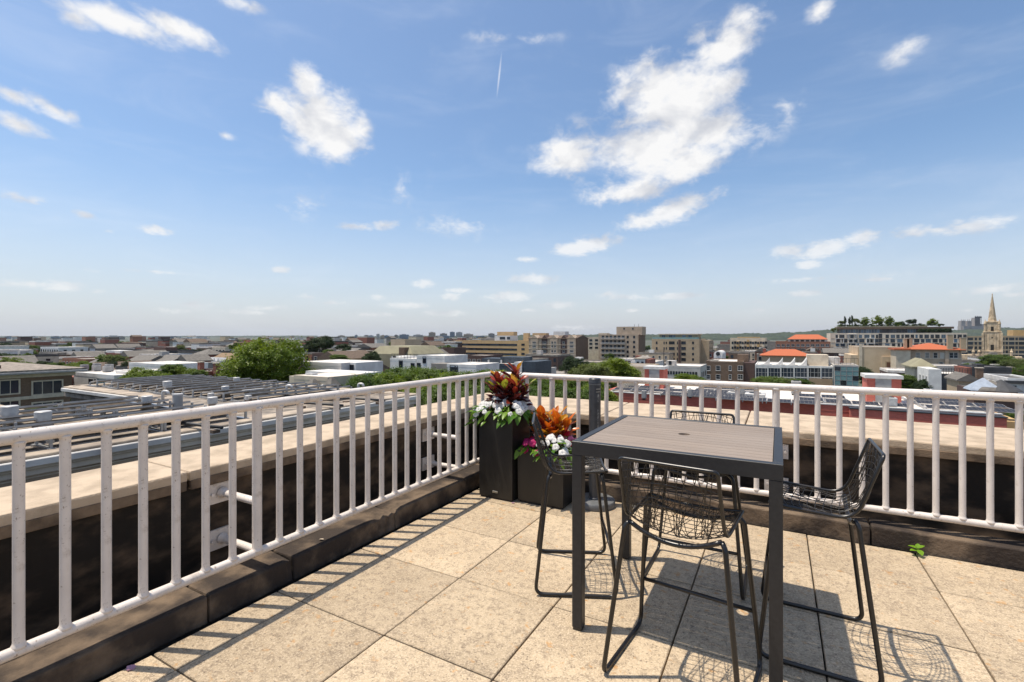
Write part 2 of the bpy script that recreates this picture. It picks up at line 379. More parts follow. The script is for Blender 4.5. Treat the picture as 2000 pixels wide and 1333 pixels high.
def mat_croton(name, blade, vein, edge):
    """variegated leaf: midrib and side veins in another colour (leaf lies along local y, x across)"""
    m, nt, bs = new_mat(name)
    t = nd(nt, 'ShaderNodeTexCoord'); s = nd(nt, 'ShaderNodeSeparateXYZ'); nt.links.new(t.outputs['Object'], s.inputs[0])
    ab = nd(nt, 'ShaderNodeMath', operation='ABSOLUTE'); nt.links.new(s.outputs[0], ab.inputs[0])
    sub = nd(nt, 'ShaderNodeMath', operation='MULTIPLY_ADD'); sub.inputs[1].default_value = -1.1
    nt.links.new(ab.outputs[0], sub.inputs[0]); nt.links.new(s.outputs[1], sub.inputs[2])
    k = nd(nt, 'ShaderNodeMath', operation='MULTIPLY'); k.inputs[1].default_value = 330.0; nt.links.new(sub.outputs[0], k.inputs[0])
    sn = nd(nt, 'ShaderNodeMath', operation='SINE'); nt.links.new(k.outputs[0], sn.inputs[0])
    oi = nd(nt, 'ShaderNodeObjectInfo'); n = noise(nt, 25, 3)
    b = mixc(nt, oi.outputs['Random'], blade, edge)
    b = mixc(nt, ramp(nt, n.outputs['Fac'], .45, .65, 0, .6), b, edge)
    c = mixc(nt, ramp(nt, sn.outputs[0], .35, .9, 0, .75), b, vein)
    mid = ramp(nt, ab.outputs[0], .0012, .003, 1, 0); c = mixc(nt, mid, c, vein)
    nt.links.new(c, bs.inputs['Base Color']); bs.inputs['Roughness'].default_value = .28
    tr = nd(nt, 'ShaderNodeBsdfTranslucent'); mx = nd(nt, 'ShaderNodeMixShader'); mx.inputs[0].default_value = .3
    nt.links.new(c, tr.inputs['Color'])
    out = nt.nodes['Material Output']
    nt.links.new(bs.outputs[0], mx.inputs[1]); nt.links.new(tr.outputs[0], mx.inputs[2]); nt.links.new(mx.outputs[0], out.inputs[0])
    return m

# ================================================================ the terrace
RX, RY = -2.845, 4.64                                   # planes of the two railings
M_pav = mat_paver(); M_rail = mat_rail()
M_slab = mat('slab_dark', (.045,.038,.032), (.02,.018,.016), .95, scale=9)
M_kerb = mat('kerb_concrete', (.165,.118,.078), (.034,.024,.018), .9, scale=3.2, detail=9, lo=.34, hi=.58, bmp=.7, bscale=38)
M_mem = mat('membrane_bitumen', (.012,.0095,.008), (.125,.085,.056), .7, scale=2.6, sc3=(1,1,2.0), detail=11, lo=.44, hi=.72, bmp=.6, bscale=9, spec=.25)
M_cop = mat('coping_concrete', (.50,.395,.285), (.35,.275,.195), .9, scale=5.5, detail=10, lo=.38, hi=.68, bmp=.45, bscale=70)
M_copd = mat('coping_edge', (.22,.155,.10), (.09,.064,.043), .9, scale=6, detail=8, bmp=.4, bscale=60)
M_own = mat('own_wall', (.40,.33,.25), rough=.9)

f = MB(); f.box(-3.70, 9, -9, 5.95, GZ, -.045)
floor = tag(f.build('terrace_floor', M_slab), kind='structure')
bx = [-2.752,-2.523,-1.846,-1.166,-.4845,.197,.878,1.56,2.24,2.92,3.6,4.28]
by = [-2.2,-1.5,-.82,-.14,.54,1.222,1.906,2.598,3.258,3.93,4.535]
rp = random.Random(3); pv = {}
for i in range(len(bx)-1):
    for j in range(len(by)-1):
        x0, x1, y0, y1 = bx[i], bx[i+1], by[j], by[j+1]; w, h = round(x1-x0-.0085, 4), round(y1-y0-.0085, 4)
        if (w, h) not in pv:
            b = MB(); b.box(-w/2, w/2, -h/2, h/2, -.04, 0); pv[(w, h)] = b.mesh('paver', M_pav, bevel=.004)
        link('paver', pv[(w, h)], floor, ((x0+x1)/2, (y0+y1)/2, rp.uniform(-.003, .001)),
             (rp.uniform(-.0022, .0022), rp.uniform(-.0022, .0022), rp.uniform(-.0015, .0015)))

def rough_stone(x0, x1, y0, y1, z0, z1, m, name, parent, seed, cut=.05, amp=.004, nick=None):
    """a cast block with worn arrises and uneven faces"""
    bm = bmesh.new(); rr = random.Random(seed)
    vs = [bm.verts.new(p) for p in ((x0,y0,z0),(x1,y0,z0),(x1,y1,z0),(x0,y1,z0),(x0,y0,z1),(x1,y0,z1),(x1,y1,z1),(x0,y1,z1))]
    for q in ((0,3,2,1),(4,5,6,7),(0,1,5,4),(1,2,6,5),(2,3,7,6),(3,0,4,7)): bm.faces.new([vs[i] for i in q])
    bmesh.ops.bevel(bm, geom=bm.edges[:], offset=.012, segments=2, affect='EDGES', profile=.5)
    L = max(x1-x0, y1-y0); ax = 0 if x1-x0 > y1-y0 else 1; n = max(2, int(L/cut))
    for k in range(1, n):
        no = (1,0,0) if ax == 0 else (0,1,0); t = (x0 if ax == 0 else y0)+L*k/n
        co = (t,0,0) if ax == 0 else (0,t,0)
        bmesh.ops.bisect_plane(bm, geom=bm.verts[:]+bm.edges[:]+bm.faces[:], plane_co=co, plane_no=no)
    ph = rr.uniform(0, 9)
    for v in bm.verts:
        s = v.co[ax]; o = 1-ax
        v.co[o] += amp*(math.sin(s*7+ph)+.6*math.sin(s*23+ph*2)+rr.uniform(-.6,.6))*.5
        v.co.z += amp*(math.sin(s*5+ph*3)+rr.uniform(-.5,.5))*.5
        if nick and v.co.z > z1-.05:
            for (c, wd, dp) in nick:
                if abs(s-c) < wd:
                    q = (1-abs(s-c)/wd); edge = (v.co[o]-(x1 if ax == 1 else y0))
                    if abs(edge) < .05: v.co.z -= dp*q*rr.uniform(.5,1); v.co[o] += (-dp if ax == 1 else dp)*.8*q*rr.uniform(.4,1)
    me = bpy.data.meshes.new(name); bm.to_mesh(me); bm.free(); me.materials.append(m)
    return link(name, me, parent)
# kerbs
kl = MB(); kl.box(-3.02, -2.82, -9, 4.9, -.05, .02); kl = tag(kl.build('kerb', M_slab), kind='structure')
ys = [-2.6, -1.2, .18, 1.52, 2.06, 3.02, 4.07, 4.62]
for i in range(len(ys)-1):
    nk = [(2.86, .12, .035), (2.98,.05,.05)] if i == 4 else ([(2.05,.06,.03)] if i == 3 else ([(3.04,.06,.045)] if i == 5 else None))
    rough_stone(-3.04, -2.796, ys[i]+.004, ys[i+1]-.004, -.02, .138, M_kerb, 'kerb_stone', kl, 20+i, nick=nk)
kr = MB(); kr.box(-2.8, 8, 4.60, 4.74, -.05, .02); kr = tag(kr.build('kerb', M_slab), kind='structure')
xs = [-2.79, -2.2, -1.32, -.30, .62, 2.1, 3.5, 5.0]
for i in range(len(xs)-1):
    rough_stone(xs[i]+.004, xs[i+1]-.004, 4.558, 4.76, -.02, .138, M_kerb, 'kerb_stone', kr, 40+i)
# parapets: bitumen-lined wall below a projecting cast coping
def wavy_sheet(p0, p1, z0, z1, nrm, seed):
    """a slightly rippled vertical face from p0 to p1"""
    b = MB(); n = 150; m = 14; rr = random.Random(seed); ph = [rr.uniform(0, 6) for _ in range(6)]
    P0, P1 = Vector(p0), Vector(p1); vs = []
    for i in range(n+1):
        p = P0.lerp(P1, i/n); s = (p-P0).length
        for j in range(m+1):
            z = z0+(z1-z0)*j/m
            d = .006*math.sin(s*3.1+ph[0])*math.sin(z*9+ph[1])+.004*math.sin(s*11+z*13+ph[2])+.003*math.sin(s*23-z*31+ph[3])
            d += .035*max(0, 1-j/2.5)**1.5                # fillet at the foot
            vs.append((p.x+nrm[0]*d, p.y+nrm[1]*d, z))
    b.add(vs, [(i*(m+1)+j, (i+1)*(m+1)+j, (i+1)*(m+1)+j+1, i*(m+1)+j+1) for i in range(n) for j in range(m)])
    return b
pl = thing('parapet_wall', 'low dark membrane-lined parapet with cream coping behind the left railing', 'wall', (-3.5, 2, -.04))
def sub(parent, o): o.parent = parent; o.matrix_parent_inverse = Matrix.Translation(parent.location).inverted(); return o
b = MB(); b.box(-3.72, -3.275, -9, 4.9, -.045, .69); sub(pl, b.build('wall', M_own))
sub(pl, wavy_sheet((-3.248,-9,0), (-3.248,4.95,0), -.045, .69, (1,0), 1).build('membrane', M_mem, smooth='all'))
ys = [-9, -5.2, -2.6, -.35, 1.62, 3.62, 5.02]
for i in range(len(ys)-1):
    sub(pl, rough_stone(-3.79, -3.20, ys[i]+.005, ys[i+1]-.005, .692, .757, M_cop, 'coping_stone', None, 60+i, cut=.15, amp=.003))
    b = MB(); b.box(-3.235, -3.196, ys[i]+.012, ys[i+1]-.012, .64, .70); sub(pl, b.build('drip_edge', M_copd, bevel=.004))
pr = thing('parapet_wall', 'low dark membrane-lined parapet with wide cream coping behind the right railing', 'wall', (2, 5.4, -.04))
b = MB(); b.box(-3.70, 9, 4.99, 5.93, -.045, .69); sub(pr, b.build('wall', M_own))
sub(pr, wavy_sheet((-3.3,4.958,0), (9,4.958,0), -.045, .69, (0,-1), 2).build('membrane', M_mem, smooth='all'))
xs = [-3.79, -1.66, -.28, 1.9, 4.2, 6.5, 9]
for i in range(len(xs)-1):
    sub(pr, rough_stone(xs[i]+.005, xs[i+1]-.005, 4.90+(.13 if i == 0 else 0)*0, 6.03, .692, .757, M_cop, 'coping_stone', None, 80+i, cut=.15, amp=.003))
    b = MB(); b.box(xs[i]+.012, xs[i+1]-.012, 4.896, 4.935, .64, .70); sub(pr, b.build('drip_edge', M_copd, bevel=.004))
# conduit lying in the gutter
b = MB(); b.tube([(-3.14,-6,.005),(-3.145,0,.004),(-3.13,2,.006),(-3.14,4.75,.004)], .021, 8); 
tag(b.build('drain_pipe', mat('pipe_black', (.02,.018,.016), rough=.3)), 'thin black pipe lying in the gutter behind the left kerb', 'pipe')

# railing
ZB, ZT = .252, 1.168
rl = thing('railing', 'white painted tubular railing running round the terrace corner', 'railing', (RX, RY, ZB-.03))
def rail_tube(z, r, name):
    b = MB(); pts = rounded([(RX,-6,z),(RX,RY,z),(8.5,RY,z)], .07, 8)
    p2 = []
    for i in range(len(pts)-1):
        n = max(1, int((pts[i+1]-pts[i]).length/.25))
        for k in range(n): p2.append(pts[i].lerp(pts[i+1], k/n))
    p2.append(pts[-1]); b.tube(p2, r, 18); return sub(rl, b.build(name, M_rail, smooth='all'))
rail_tube(ZT, .030, 'top_rail'); rail_tube(ZB, .025, 'bottom_rail')
def post_mesh(r, zz0, zz1, name):
    b = MB(); b.lathe([(r+.007,zz0),(r+.006,zz0+.012),(r+.001,zz0+.020),(r,zz0+.03),(r,zz1-.03),(r+.001,zz1-.016),(r+.006,zz1-.010),(r+.007,zz1)], 16); return b.mesh(name, M_rail, smooth='all')
me_bal = post_mesh(.0205, ZB+.012, ZT-.018, 'baluster'); me_post = post_mesh(.0285, ZB+.005, ZT-.012, 'post')
def bracket(x, y, nx, ny, L):
    """two arms from a post back to plates bolted on the parapet"""
    for z in (.565, .262):
        arm = MB(); arm.tube([(x,y,z),(x+nx*(L-.03),y+ny*(L-.03),z)], .0235, 14)
        arm.tube([(x+nx*(L-.05),y+ny*(L-.05),z),(x+nx*(L-.015),y+ny*(L-.015),z)], [.0235,.036], 14, caps=False)
        a = sub(rl, arm.build('bracket_arm', M_rail, smooth=40))
        pb = MB(); w = .095
        if nx: pb.box(x+nx*L-.014, x+nx*L+.004, y-w, y+w, z-.065, z+.065)
        else: pb.box(x-w, x+w, y+ny*L-.004, y+ny*L+.014, z-.065, z+.065)
        for s in (-1, 1):
            c = (x+nx*(L-.018), y+s*.07, z) if nx else (x+s*.07, y+ny*(L-.018), z)
            pb.tube([c, (c[0]-nx*.012, c[1]-ny*.012, c[2])], .011, 8)
        pb.build('wall_plate', M_rail, a)
Y0 = 1.836
for k in range(-40, 19):
    y = Y0+k*.1533
    if y > RY-.09 or y < -5: continue
    if k % 14 == 0: sub(rl, link('post', me_post, None, (RX,y,0))); bracket(RX, y, -1, 0, .384)
    else: sub(rl, link('baluster', me_bal, None, (RX,y,0)))
X0 = -.02
for k in range(-18, 56):
    x = X0+k*.1485
    if x < RX+.09: continue
    if k % 14 == 0: sub(rl, link('post', me_post, None, (x,RY,0))); bracket(x, RY, 0, 1, .288)
    else: sub(rl, link('baluster', me_bal, None, (x,RY,0)))

# ================================================================ furniture
M_alu = mat('table_charcoal_metal', (.017,.018,.021), (.012,.013,.016), .45, scale=40, bmp=.05, bscale=220, spec=.5)
M_blk = mat('stool_black_steel', (.007,.006,.0055), (.024,.017,.012), .32, scale=12, lo=.55, hi=.75, spec=.6)
M_wire = mat('stool_wire', (.010,.009,.008), (.020,.016,.013), .35, scale=20, spec=.6)
M_wood = mat_wood()
TX0, TX1, TY0, TY1, TZ = -.987, .018, 2.440, 3.445, 1.027
tb = thing('bar_table', 'square charcoal metal bar table with grey-brown plank top and parasol hole', 'table', ((TX0+TX1)/2, (TY0+TY1)/2, 0))
W = (TX1-TX0)/2; Lg = .056; AP = .074; FR = .040
b = MB()                                                   # mitred frame: four rails
for (x0,x1,y0,y1) in ((-W,W,-W,-W+FR),(-W,W,W-FR,W),(-W,-W+FR,-W+FR,W-FR),(W-FR,W,-W+FR,W-FR)): b.box(x0,x1,y0,y1,TZ-AP,TZ)
b.build('frame', M_alu, tb, bevel=.002)
for sx in (-1,1):
    for sy in (-1,1):
        b = MB(); cx_, cy_ = sx*(W-Lg/2-.001), sy*(W-Lg/2-.001)
        b.box(cx_-Lg/2, cx_+Lg/2, cy_-Lg/2, cy_+Lg/2, .012, TZ-AP+.001)
        lg = b.build('leg', M_alu, tb, bevel=.003)
        b = MB(); b.box(cx_-Lg/2+.004, cx_+Lg/2-.004, cy_-Lg/2+.004, cy_+Lg/2-.004, .0005, .014); b.build('foot_cap', M_wire, lg)
NP = 14; span = 2*(W-FR)-.006; pw = span/NP; HR = .033
for k in range(NP):
    y0 = -span/2+k*pw+.0013; y1 = y0+pw-.0026; b = MB(); x0, x1 = -W+FR+.003, W-FR-.003; z0, z1 = TZ-.019, TZ-.003
    yc0, yc1 = max(y0, -HR), min(y1, HR)
    if yc1 <= yc0: b.box(x0,x1,y0,y1,z0,z1)
    else:                                                  # plank cut by the parasol hole
        n = 12; ysn = [y0]+[yc0+(yc1-yc0)*i/n for i in range(n+1)]+[y1]
        ysn = sorted(set(round(v,6) for v in ysn))
        for i in range(len(ysn)-1):
            ya, yb = ysn[i], ysn[i+1]; ha = math.sqrt(max(0,HR*HR-ya*ya)); hb = math.sqrt(max(0,HR*HR-yb*yb))
            for s in (-1,1):
                xo = x0 if s < 0 else x1; q = [(xo,ya),(s*ha,ya),(s*hb,yb),(xo,yb)]
                b.prism(q if s < 0 else q[::-1], z0, z1)
    b.build('plank', M_wood, tb)
b = MB()
for x in (-.3, .3): b.box(x-.02, x+.02, -W+FR+.001, W-FR-.001, TZ-.045, TZ-.0195)
b.build('support_bar', M_alu, tb)

# wire bar stool: rim, wires, sled legs, foot rail
def stool_surface():
    prof = rounded([(0,.205,.752),(0,-.150,.728),(0,-.262,1.045)], .085, 10)
    d = [0]
    for i in range(1, len(prof)): d.append(d[-1]+(prof[i]-prof[i-1]).length)
    L = d[-1]
    def S(u, v):
        s = max(0, min(1, v))*L; i = 0
        while i < len(d)-2 and d[i+1] < s: i += 1
        t = (s-d[i])/(d[i+1]-d[i]); p = prof[i].lerp(prof[i+1], t); tg = (prof[i+1]-prof[i]).normalized()
        nrm = Vector((0, -tg.z, tg.y))                      # towards the sitter's underside / behind the back
        if nrm.z > 0 and v < .5: nrm = -nrm
        hw = .228-.016*v
        vv = max(0,min(1,v)); sag = .052*math.sin(math.pi*min(1,.08+vv*.92))**.8*(1-u*u)
        n2 = Vector((0,-(1 if vv > .5 else .25), -1 if vv < .62 else -.15)).normalized()
        return Vector((u*hw, p.y, p.z))+n2*sag
    return S
SF = stool_surface()
def stool_meshes():
    out = []
    b = MB()                                               # rim round seat and back
    side = [SF(1, i/36) for i in range(37)]; top = [SF(u, 1) for u in [1-i/10 for i in range(1,10)]]
    other = [SF(-1, 1-i/36) for i in range(37)]; fr = [SF(-1+i/5, 0) for i in range(1,10)]
    loop = side[:-1]+arc(side[-3], SF(1,1), SF(.72,1), .05, 6)+[q for q in top[1:-1]]+arc(SF(-.72,1), SF(-1,1), other[3], .05, 6)+other[2:-1]+arc(other[-3], SF(-1,0), SF(-.8,0), .02, 4)+fr[1:-1]+arc(SF(.8,0), SF(1,0), side[2], .02, 4)
    cl = [loop[0]]
    for p in loop[1:]:
        if (p-cl[-1]).length > .006: cl.append(p)
    out.append(('seat_rim', b, cl, .0082)); b.tube(cl, .0082, 10, closed=True)
    b2 = MB()
    def wire(f, n=14): b2.tube([f(i/n) for i in range(n+1)], .0019, 4, caps=False)
    for k in range(1, 19):                                 # side to side
        v = k/19; wire(lambda t, v=v: SF(-1+2*t, v+.075*math.sin(math.pi*t)*(1 if v > .6 else -1)))
    N = 14
    for k in range(-5, N+6):                               # two slanting families
        for sg in (-1, 1):
            u0, u1 = -1+2*k/N, -1+2*k/N+sg*(.75+.35*math.sin(k*1.7+sg))
            lo_, hi_ = 0.0, 1.0
            if u1 != u0:
                ta, tb_ = (-1-u0)/(u1-u0), (1-u0)/(u1-u0); lo_, hi_ = max(0,min(ta,tb_)), min(1,max(ta,tb_))
            if hi_-lo_ < .05: continue
            wire(lambda t, a=u0, c=u1, l=lo_, h=hi_: SF(a+(c-a)*(l+(h-l)*t), l+(h-l)*t), 22)
    meshes = {'seat_rim': b.mesh('seat_rim', M_blk, smooth='all'), 'wire_mesh': b2.mesh('wire_mesh', M_wire, smooth='all')}
    r = .0112
    for s, nm in ((-1,'L'),(1,'R')):                       # one sled runner with its two legs on each side
        c = MB(); pts = rounded([(s*.205,-.150,.722),(s*.222,-.165,.700),(s*.298,-.245,r),(s*.298,.255,r),(s*.240,.175,.712),(s*.205,.165,.738)], .055, 8)
        c.tube(pts, r, 12); meshes['leg_frame'+nm] = c.mesh('leg_frame', M_blk, smooth='all')
    c = MB(); c.tube([(x, -.150+.0*x, .722-.060*(1-(x/.205)**2)) for x in [-.205+.41*i/16 for i in range(17)]], r, 12); meshes['rear_support'] = c.mesh('rear_support', M_blk, smooth='all')
    c = MB(); c.tube([(x, .165, .738-.045*(1-(x/.205)**2)) for x in [-.205+.41*i/16 for i in range(17)]], r*.8, 12); meshes['front_support'] = c.mesh('front_support', M_blk, smooth='all')
    zz = .275; tt = (zz-r)/(.712-r); xx = .298+(.240-.298)*tt; yy = .255+(.175-.255)*tt
    c = MB(); c.tube([(-xx,yy,zz),(xx,yy,zz)], r*.9, 12); meshes['foot_rail'] = c.mesh('foot_rail', M_blk, smooth='all')
    return meshes
SM = stool_meshes()
def stool(x, y, rz, label):
    t = thing('bar_stool', label, 'bar stool', (x,y,0), rz, 'black wire bar stools round the table')
    for k, me in SM.items():
        o = link(me.name.split('.')[0], me, t)
        if k == 'wire_mesh': o['kind'] = 'stuff'
    return t
stool(-.40, 2.385, R(-6), 'black wire bar stool nearest the camera, its back to us')
stool(-1.215, 3.02, R(25-90), 'black wire bar stool at the left of the table before the planters')
stool(.165, 2.985, R(90), 'black wire bar stool at the right of the table, side on')
stool(-.487, 3.43, R(180), 'black wire bar stool on the far side of the table against the railing')

# ash bin post
M_post = mat('bin_charcoal', (.040,.043,.050), (.026,.029,.034), .42, scale=18, lo=.45, hi=.7, bmp=.06, bscale=90)
M_base = mat('bin_base_grey', (.15,.155,.16), (.10,.105,.11), .5, scale=12)
t = thing('ash_bin', 'tall charcoal cylindrical ash bin on a round grey base by the railing', 'ash bin', (-1.525, 4.352, 0))
b = MB(); b.lathe([(.0,.0),(.187,0),(.190,.006),(.190,.046),(.184,.055),(.06,.060),(.0,.060)], 40, caps=False); b.build('base_plate', M_base, t, smooth=35)
b = MB(); b.lathe([(.062,.058),(.062,.070),(.0555,.078),(.0555,1.148)], 32); b.build('body_tube', M_post, t, smooth=35)
b = MB(); b.lathe([(.0555,1.150),(.059,1.152),(.059,1.162),(.057,1.168),(.057,1.192),(.050,1.200),(.0,1.202)], 32, caps=False); b.build('cap', M_post, t, smooth=35)
b = MB(); b.lathe([(.0562,1.138),(.0572,1.140),(.0572,1.146),(.0562,1.148)], 32, caps=False); b.build('seam_ring', M_base, t)
b = MB(); an = R(-38); c = Vector((math.cos(an), math.sin(an), 0)); sdv = Vector((-c.y, c.x, 0))
for (o1,o2,z0,z1,dp) in ((-.022,.022,1.098,1.104,.006),(-.022,.022,1.072,1.076,.004)):
    p = [c*.054+sdv*o1, c*(.056+dp)+sdv*o1, c*(.056+dp)+sdv*o2, c*.054+sdv*o2]; b.prism([(q.x,q.y) for q in p], z0, z1)
b.build('slot_lip', mat('steel_bright', (.55,.55,.53), rough=.3, metal=1), t)
b = MB(); rr = random.Random(4)
for k in range(26):                                        # chipped paint down the edge
    z = rr.uniform(.72, 1.06); a = an+rr.uniform(-.05,.05); h = rr.uniform(.006,.03); w = rr.uniform(.01,.035)
    q = [(.0559*math.cos(a+dx), .0559*math.sin(a+dx), z+dz) for dx, dz in ((-w,0),(w*.6,h*.2),(w,h),(-w*.3,h*.8))]; b.add(q, [(0,1,2,3)])
o = b.build('paint_chips', mat('chip_white', (.6,.6,.58), rough=.7), t); o['kind'] = 'stuff'

# planters
M_plan = mat('planter_black', (.012,.0115,.011), (.022,.020,.018), .42, scale=7, sc3=(1,1,.4), detail=8, lo=.4, hi=.75, bmp=.08, bscale=120)
M_soil = mat('soil', (.035,.022,.014), (.015,.010,.007), .95, scale=30, bmp=1, bscale=60)
def planter(label, x0, x1, y0, y1, h, plate=False):
    cx_, cy_ = (x0+x1)/2, (y0+y1)/2; w, d = (x1-x0)/2, (y1-y0)/2; tk = .018
    t = thing('planter', label, 'planter', (cx_,cy_,0))
    b = MB(); tp = .985
    o = [(-w*tp,-d*tp),(w*tp,-d*tp),(w*tp,d*tp),(-w*tp,d*tp)]; u = [(-w,-d),(w,-d),(w,d),(-w,d)]; i_ = [(-w+tk,-d+tk),(w-tk,-d+tk),(w-tk,d-tk),(-w+tk,d-tk)]
    vs = [(x,y,.018) for x,y in o]+[(x,y,h) for x,y in u]+[(x,y,h) for x,y in i_]+[(x,y,h-.06) for x,y in i_]
    fs = [(3,2,1,0)]+[(k,(k+1)%4,4+(k+1)%4,4+k) for k in range(4)]+[(4+k,4+(k+1)%4,8+(k+1)%4,8+k) for k in range(4)]+[(8+k,8+(k+1)%4,12+(k+1)%4,12+k) for k in range(4)]
    b.add(vs, fs); b.build('shell', M_plan, t, bevel=.003, bseg=2)
    b = MB(); b.box(-w+tk+.001, w-tk-.001, -d+tk+.001, d-tk-.001, h-.1, h-.045); b.build('soil', M_soil, t)
    b = MB(); b.box(-w*.93, w*.93, -d*.93, d*.93, .0005, .02); b.build('foot', M_slab, t)
    if plate:
        b = MB(); b.box(-.03,.026,-d*.985-.006,-d*.985+.004,.062,.082); b.build('maker_plate', MATS['steel_bright'], t, bevel=.001)
    return t
PT = (-2.614,-2.233,4.012,4.393,.842); PL = (-2.205,-1.726,4.062,4.540,.497)
planter('tall square black planter in the terrace corner', *PT, plate=True)
planter('low cube black planter beside the tall one', *PL)

# ================================================================ planting
def leaf_mesh(name, L, W, mats, curve=.25, fold=.25, n=7, tipw=.0, wave=0.0, peak=.45):
    """one leaf along +y: tapered blade with a raised fold and a drooping tip"""
    b = MB(); vs = []
    for i in range(n+1):
        t = i/n; w = W/2*max(.03, (math.sin(math.pi*t**(math.log(.5)/math.log(peak)))**.8)) if 0 < t < 1 else W*.03
        y = L*t; z = -curve*L*t*t
        wv = wave*W*math.sin(t*9)
        vs += [(-w, y, z+fold*w+wv), (0, y, z), (w, y, z+fold*w-wv)]
    fs = []
    for i in range(n):
        a = i*3; fs += [(a,a+1,a+4,a+3),(a+1,a+2,a+5,a+4)]
    b.add(vs, fs); return b.mesh(name, mats, smooth='all')
M_cr = [mat_croton('croton_maroon', (.030,.008,.010), (.15,.030,.030), (.065,.012,.014)),
        mat_croton('croton_red', (.26,.018,.022), (.50,.10,.03), (.12,.012,.016)),
        mat_croton('croton_orange', (.58,.105,.012), (.75,.30,.02), (.50,.06,.012)),
        mat_croton('croton_gold', (.62,.30,.02), (.35,.34,.03), (.62,.17,.012)),
        mat_croton('croton_lime', (.40,.42,.03), (.55,.50,.06), (.24,.30,.03))]
M_gl = mat_leaf('impatiens_leaf', (.085,.20,.022), (.05,.13,.018), (.17,.29,.03), .35, .35)
def petal_mat(name, c, c2):
    m, nt, bs = new_mat(name); n = noise(nt, 30, 2); nt.links.new(mixc(nt, n.outputs['Fac'], c, c2), bs.inputs['Base Color'])
    bs.inputs['Roughness'].default_value = .6; bs.inputs['Subsurface Weight'].default_value = .0
    tr = nd(nt, 'ShaderNodeBsdfTranslucent'); tr.inputs[0].default_value = c+(1,); mx = nd(nt, 'ShaderNodeMixShader'); mx.inputs[0].default_value = .25
    nt.links.new(bs.outputs[0], mx.inputs[1]); nt.links.new(tr.outputs[0], mx.inputs[2]); nt.links.new(mx.outputs[0], nt.nodes['Material Output'].inputs[0])
    return m
M_fw = petal_mat('petal_white', (.80,.79,.76), (.72,.70,.68)); M_fp = petal_mat('petal_magenta', (.55,.015,.16), (.42,.01,.10))
M_fr = petal_mat('petal_red', (.60,.008,.03), (.45,.006,.03)); M_fk = petal_mat('petal_pink', (.78,.25,.42), (.70,.15,.30))
M_stem = mat('stem_green', (.10,.16,.03), (.07,.10,.02), .6)
M_stemr = mat('stem_red', (.11,.05,.03), (.07,.035,.02), .7)
def flower_mesh(name, m, r=.031):
    b = MB(); rr = random.Random(len(name))
    for k in range(5):
        a = k*2*math.pi/5+rr.uniform(-.1,.1); c, s = math.cos(a), math.sin(a); n = 5; vs = []
        for i in range(n+1):
            t = i/n; w = r*.62*math.sin(math.pi*min(1,.12+.8*t))**.7; d = r*(.06+1.0*t); z = .003+.006*math.sin(t*2.6)-.004*t+k*.0007
            for q in (-1,0,1):
                x, y = d-abs(q)*.12*r*t, q*w; vs.append((x*c-y*s, x*s+y*c, z-(.004*abs(q) if t > .4 else 0)))
        b.add(vs, [(i*3+q, (i+1)*3+q, (i+1)*3+q+1, i*3+q+1) for i in range(n) for q in (0,1)])
    b.lathe([(.0018,.003),(.0022,.009),(.0005,.011)], 6)
    return b.mesh(name, m, smooth='all')
FL = {k: flower_mesh('flower', m) for k, m in (('w',M_fw),('p',M_fp),('r',M_fr),('k',M_fk))}
IL = [leaf_mesh('leaf', .078, .036, M_gl, .30, .35), leaf_mesh('leaf', .062, .032, M_gl, .45, .25), leaf_mesh('leaf', .088, .040, M_gl, .2, .4)]
def aim(d, roll=0.0):
    """rotation that turns local +y to d with local +z as far up as it can be"""
    d = Vector(d).normalized(); z = Vector((0,0,1)); x = d.cross(z)
    if x.length < 1e-3: x = Vector((1,0,0))
    x.normalize(); z = x.cross(d); m = Matrix((x, d, z)).transposed()
    return (m @ Matrix.Rotation(roll, 3, 'Y')).to_euler()
CL = [leaf_mesh('leaf', 1.0, .36, M_cr[0], .22, .30, 8, peak=.52), leaf_mesh('leaf', 1.0, .30, M_cr[0], .12, .45, 8, wave=.12, peak=.55), leaf_mesh('leaf', 1.0, .42, M_cr[0], .32, .2, 8, wave=.07, peak=.5)]
# croton leaves are built at real size so that the veins keep their scale
CLS = {}
def croton_leaf(kind, L, m):
    k = (kind, round(L*40)/40, m)
    if k not in CLS:
        W, cv, fo, wv, pk = ((.36,.22,.30,0,.52),(.30,.12,.45,.12,.55),(.44,.30,.2,.07,.5))[kind]
        CLS[k] = leaf_mesh('leaf', k[1], W*k[1], M_cr[m], cv, fo, 8, wave=wv, peak=pk)
    return CLS[k]
def croton(label, base, heads, seed, pal, L0=.15):
    """heads: (dx, dy, top height, leaf count, tilt x, tilt y)"""
    t = thing('croton_plant', label, 'plant', base); rr = random.Random(seed)
    for (dx, dy, h, n, tx, ty) in heads:
        b = MB(); b.tube([(dx*.3,dy*.3,-.03),(dx*.6,dy*.6,h*.45),(dx+tx*.3,dy+ty*.3,h*.85),(dx+tx*.5,dy+ty*.5,h)], [.009,.008,.006,.003], 7); b.build('stem', M_stemr, t, smooth='all')
        for k in range(n):
            f_ = k/(n-1); z = h*(.30+.70*f_); a = k*2.399+rr.uniform(-.3,.3); lift = (.25+1.9*f_**1.2)+rr.uniform(-.25,.25)
            d = Vector((math.cos(a)+tx*.6, math.sin(a)+ty*.6, lift)); L = L0*(1.05-.25*f_)*rr.uniform(.8,1.2)
            p = Vector((dx*.6+(dx*.4+tx*.4)*f_, dy*.6+(dy*.4+ty*.4)*f_, z))
            link('leaf', croton_leaf(rr.randrange(3), L, pal(f_, rr)), t, p, aim(d, rr.uniform(-.5,.5)))
    return t
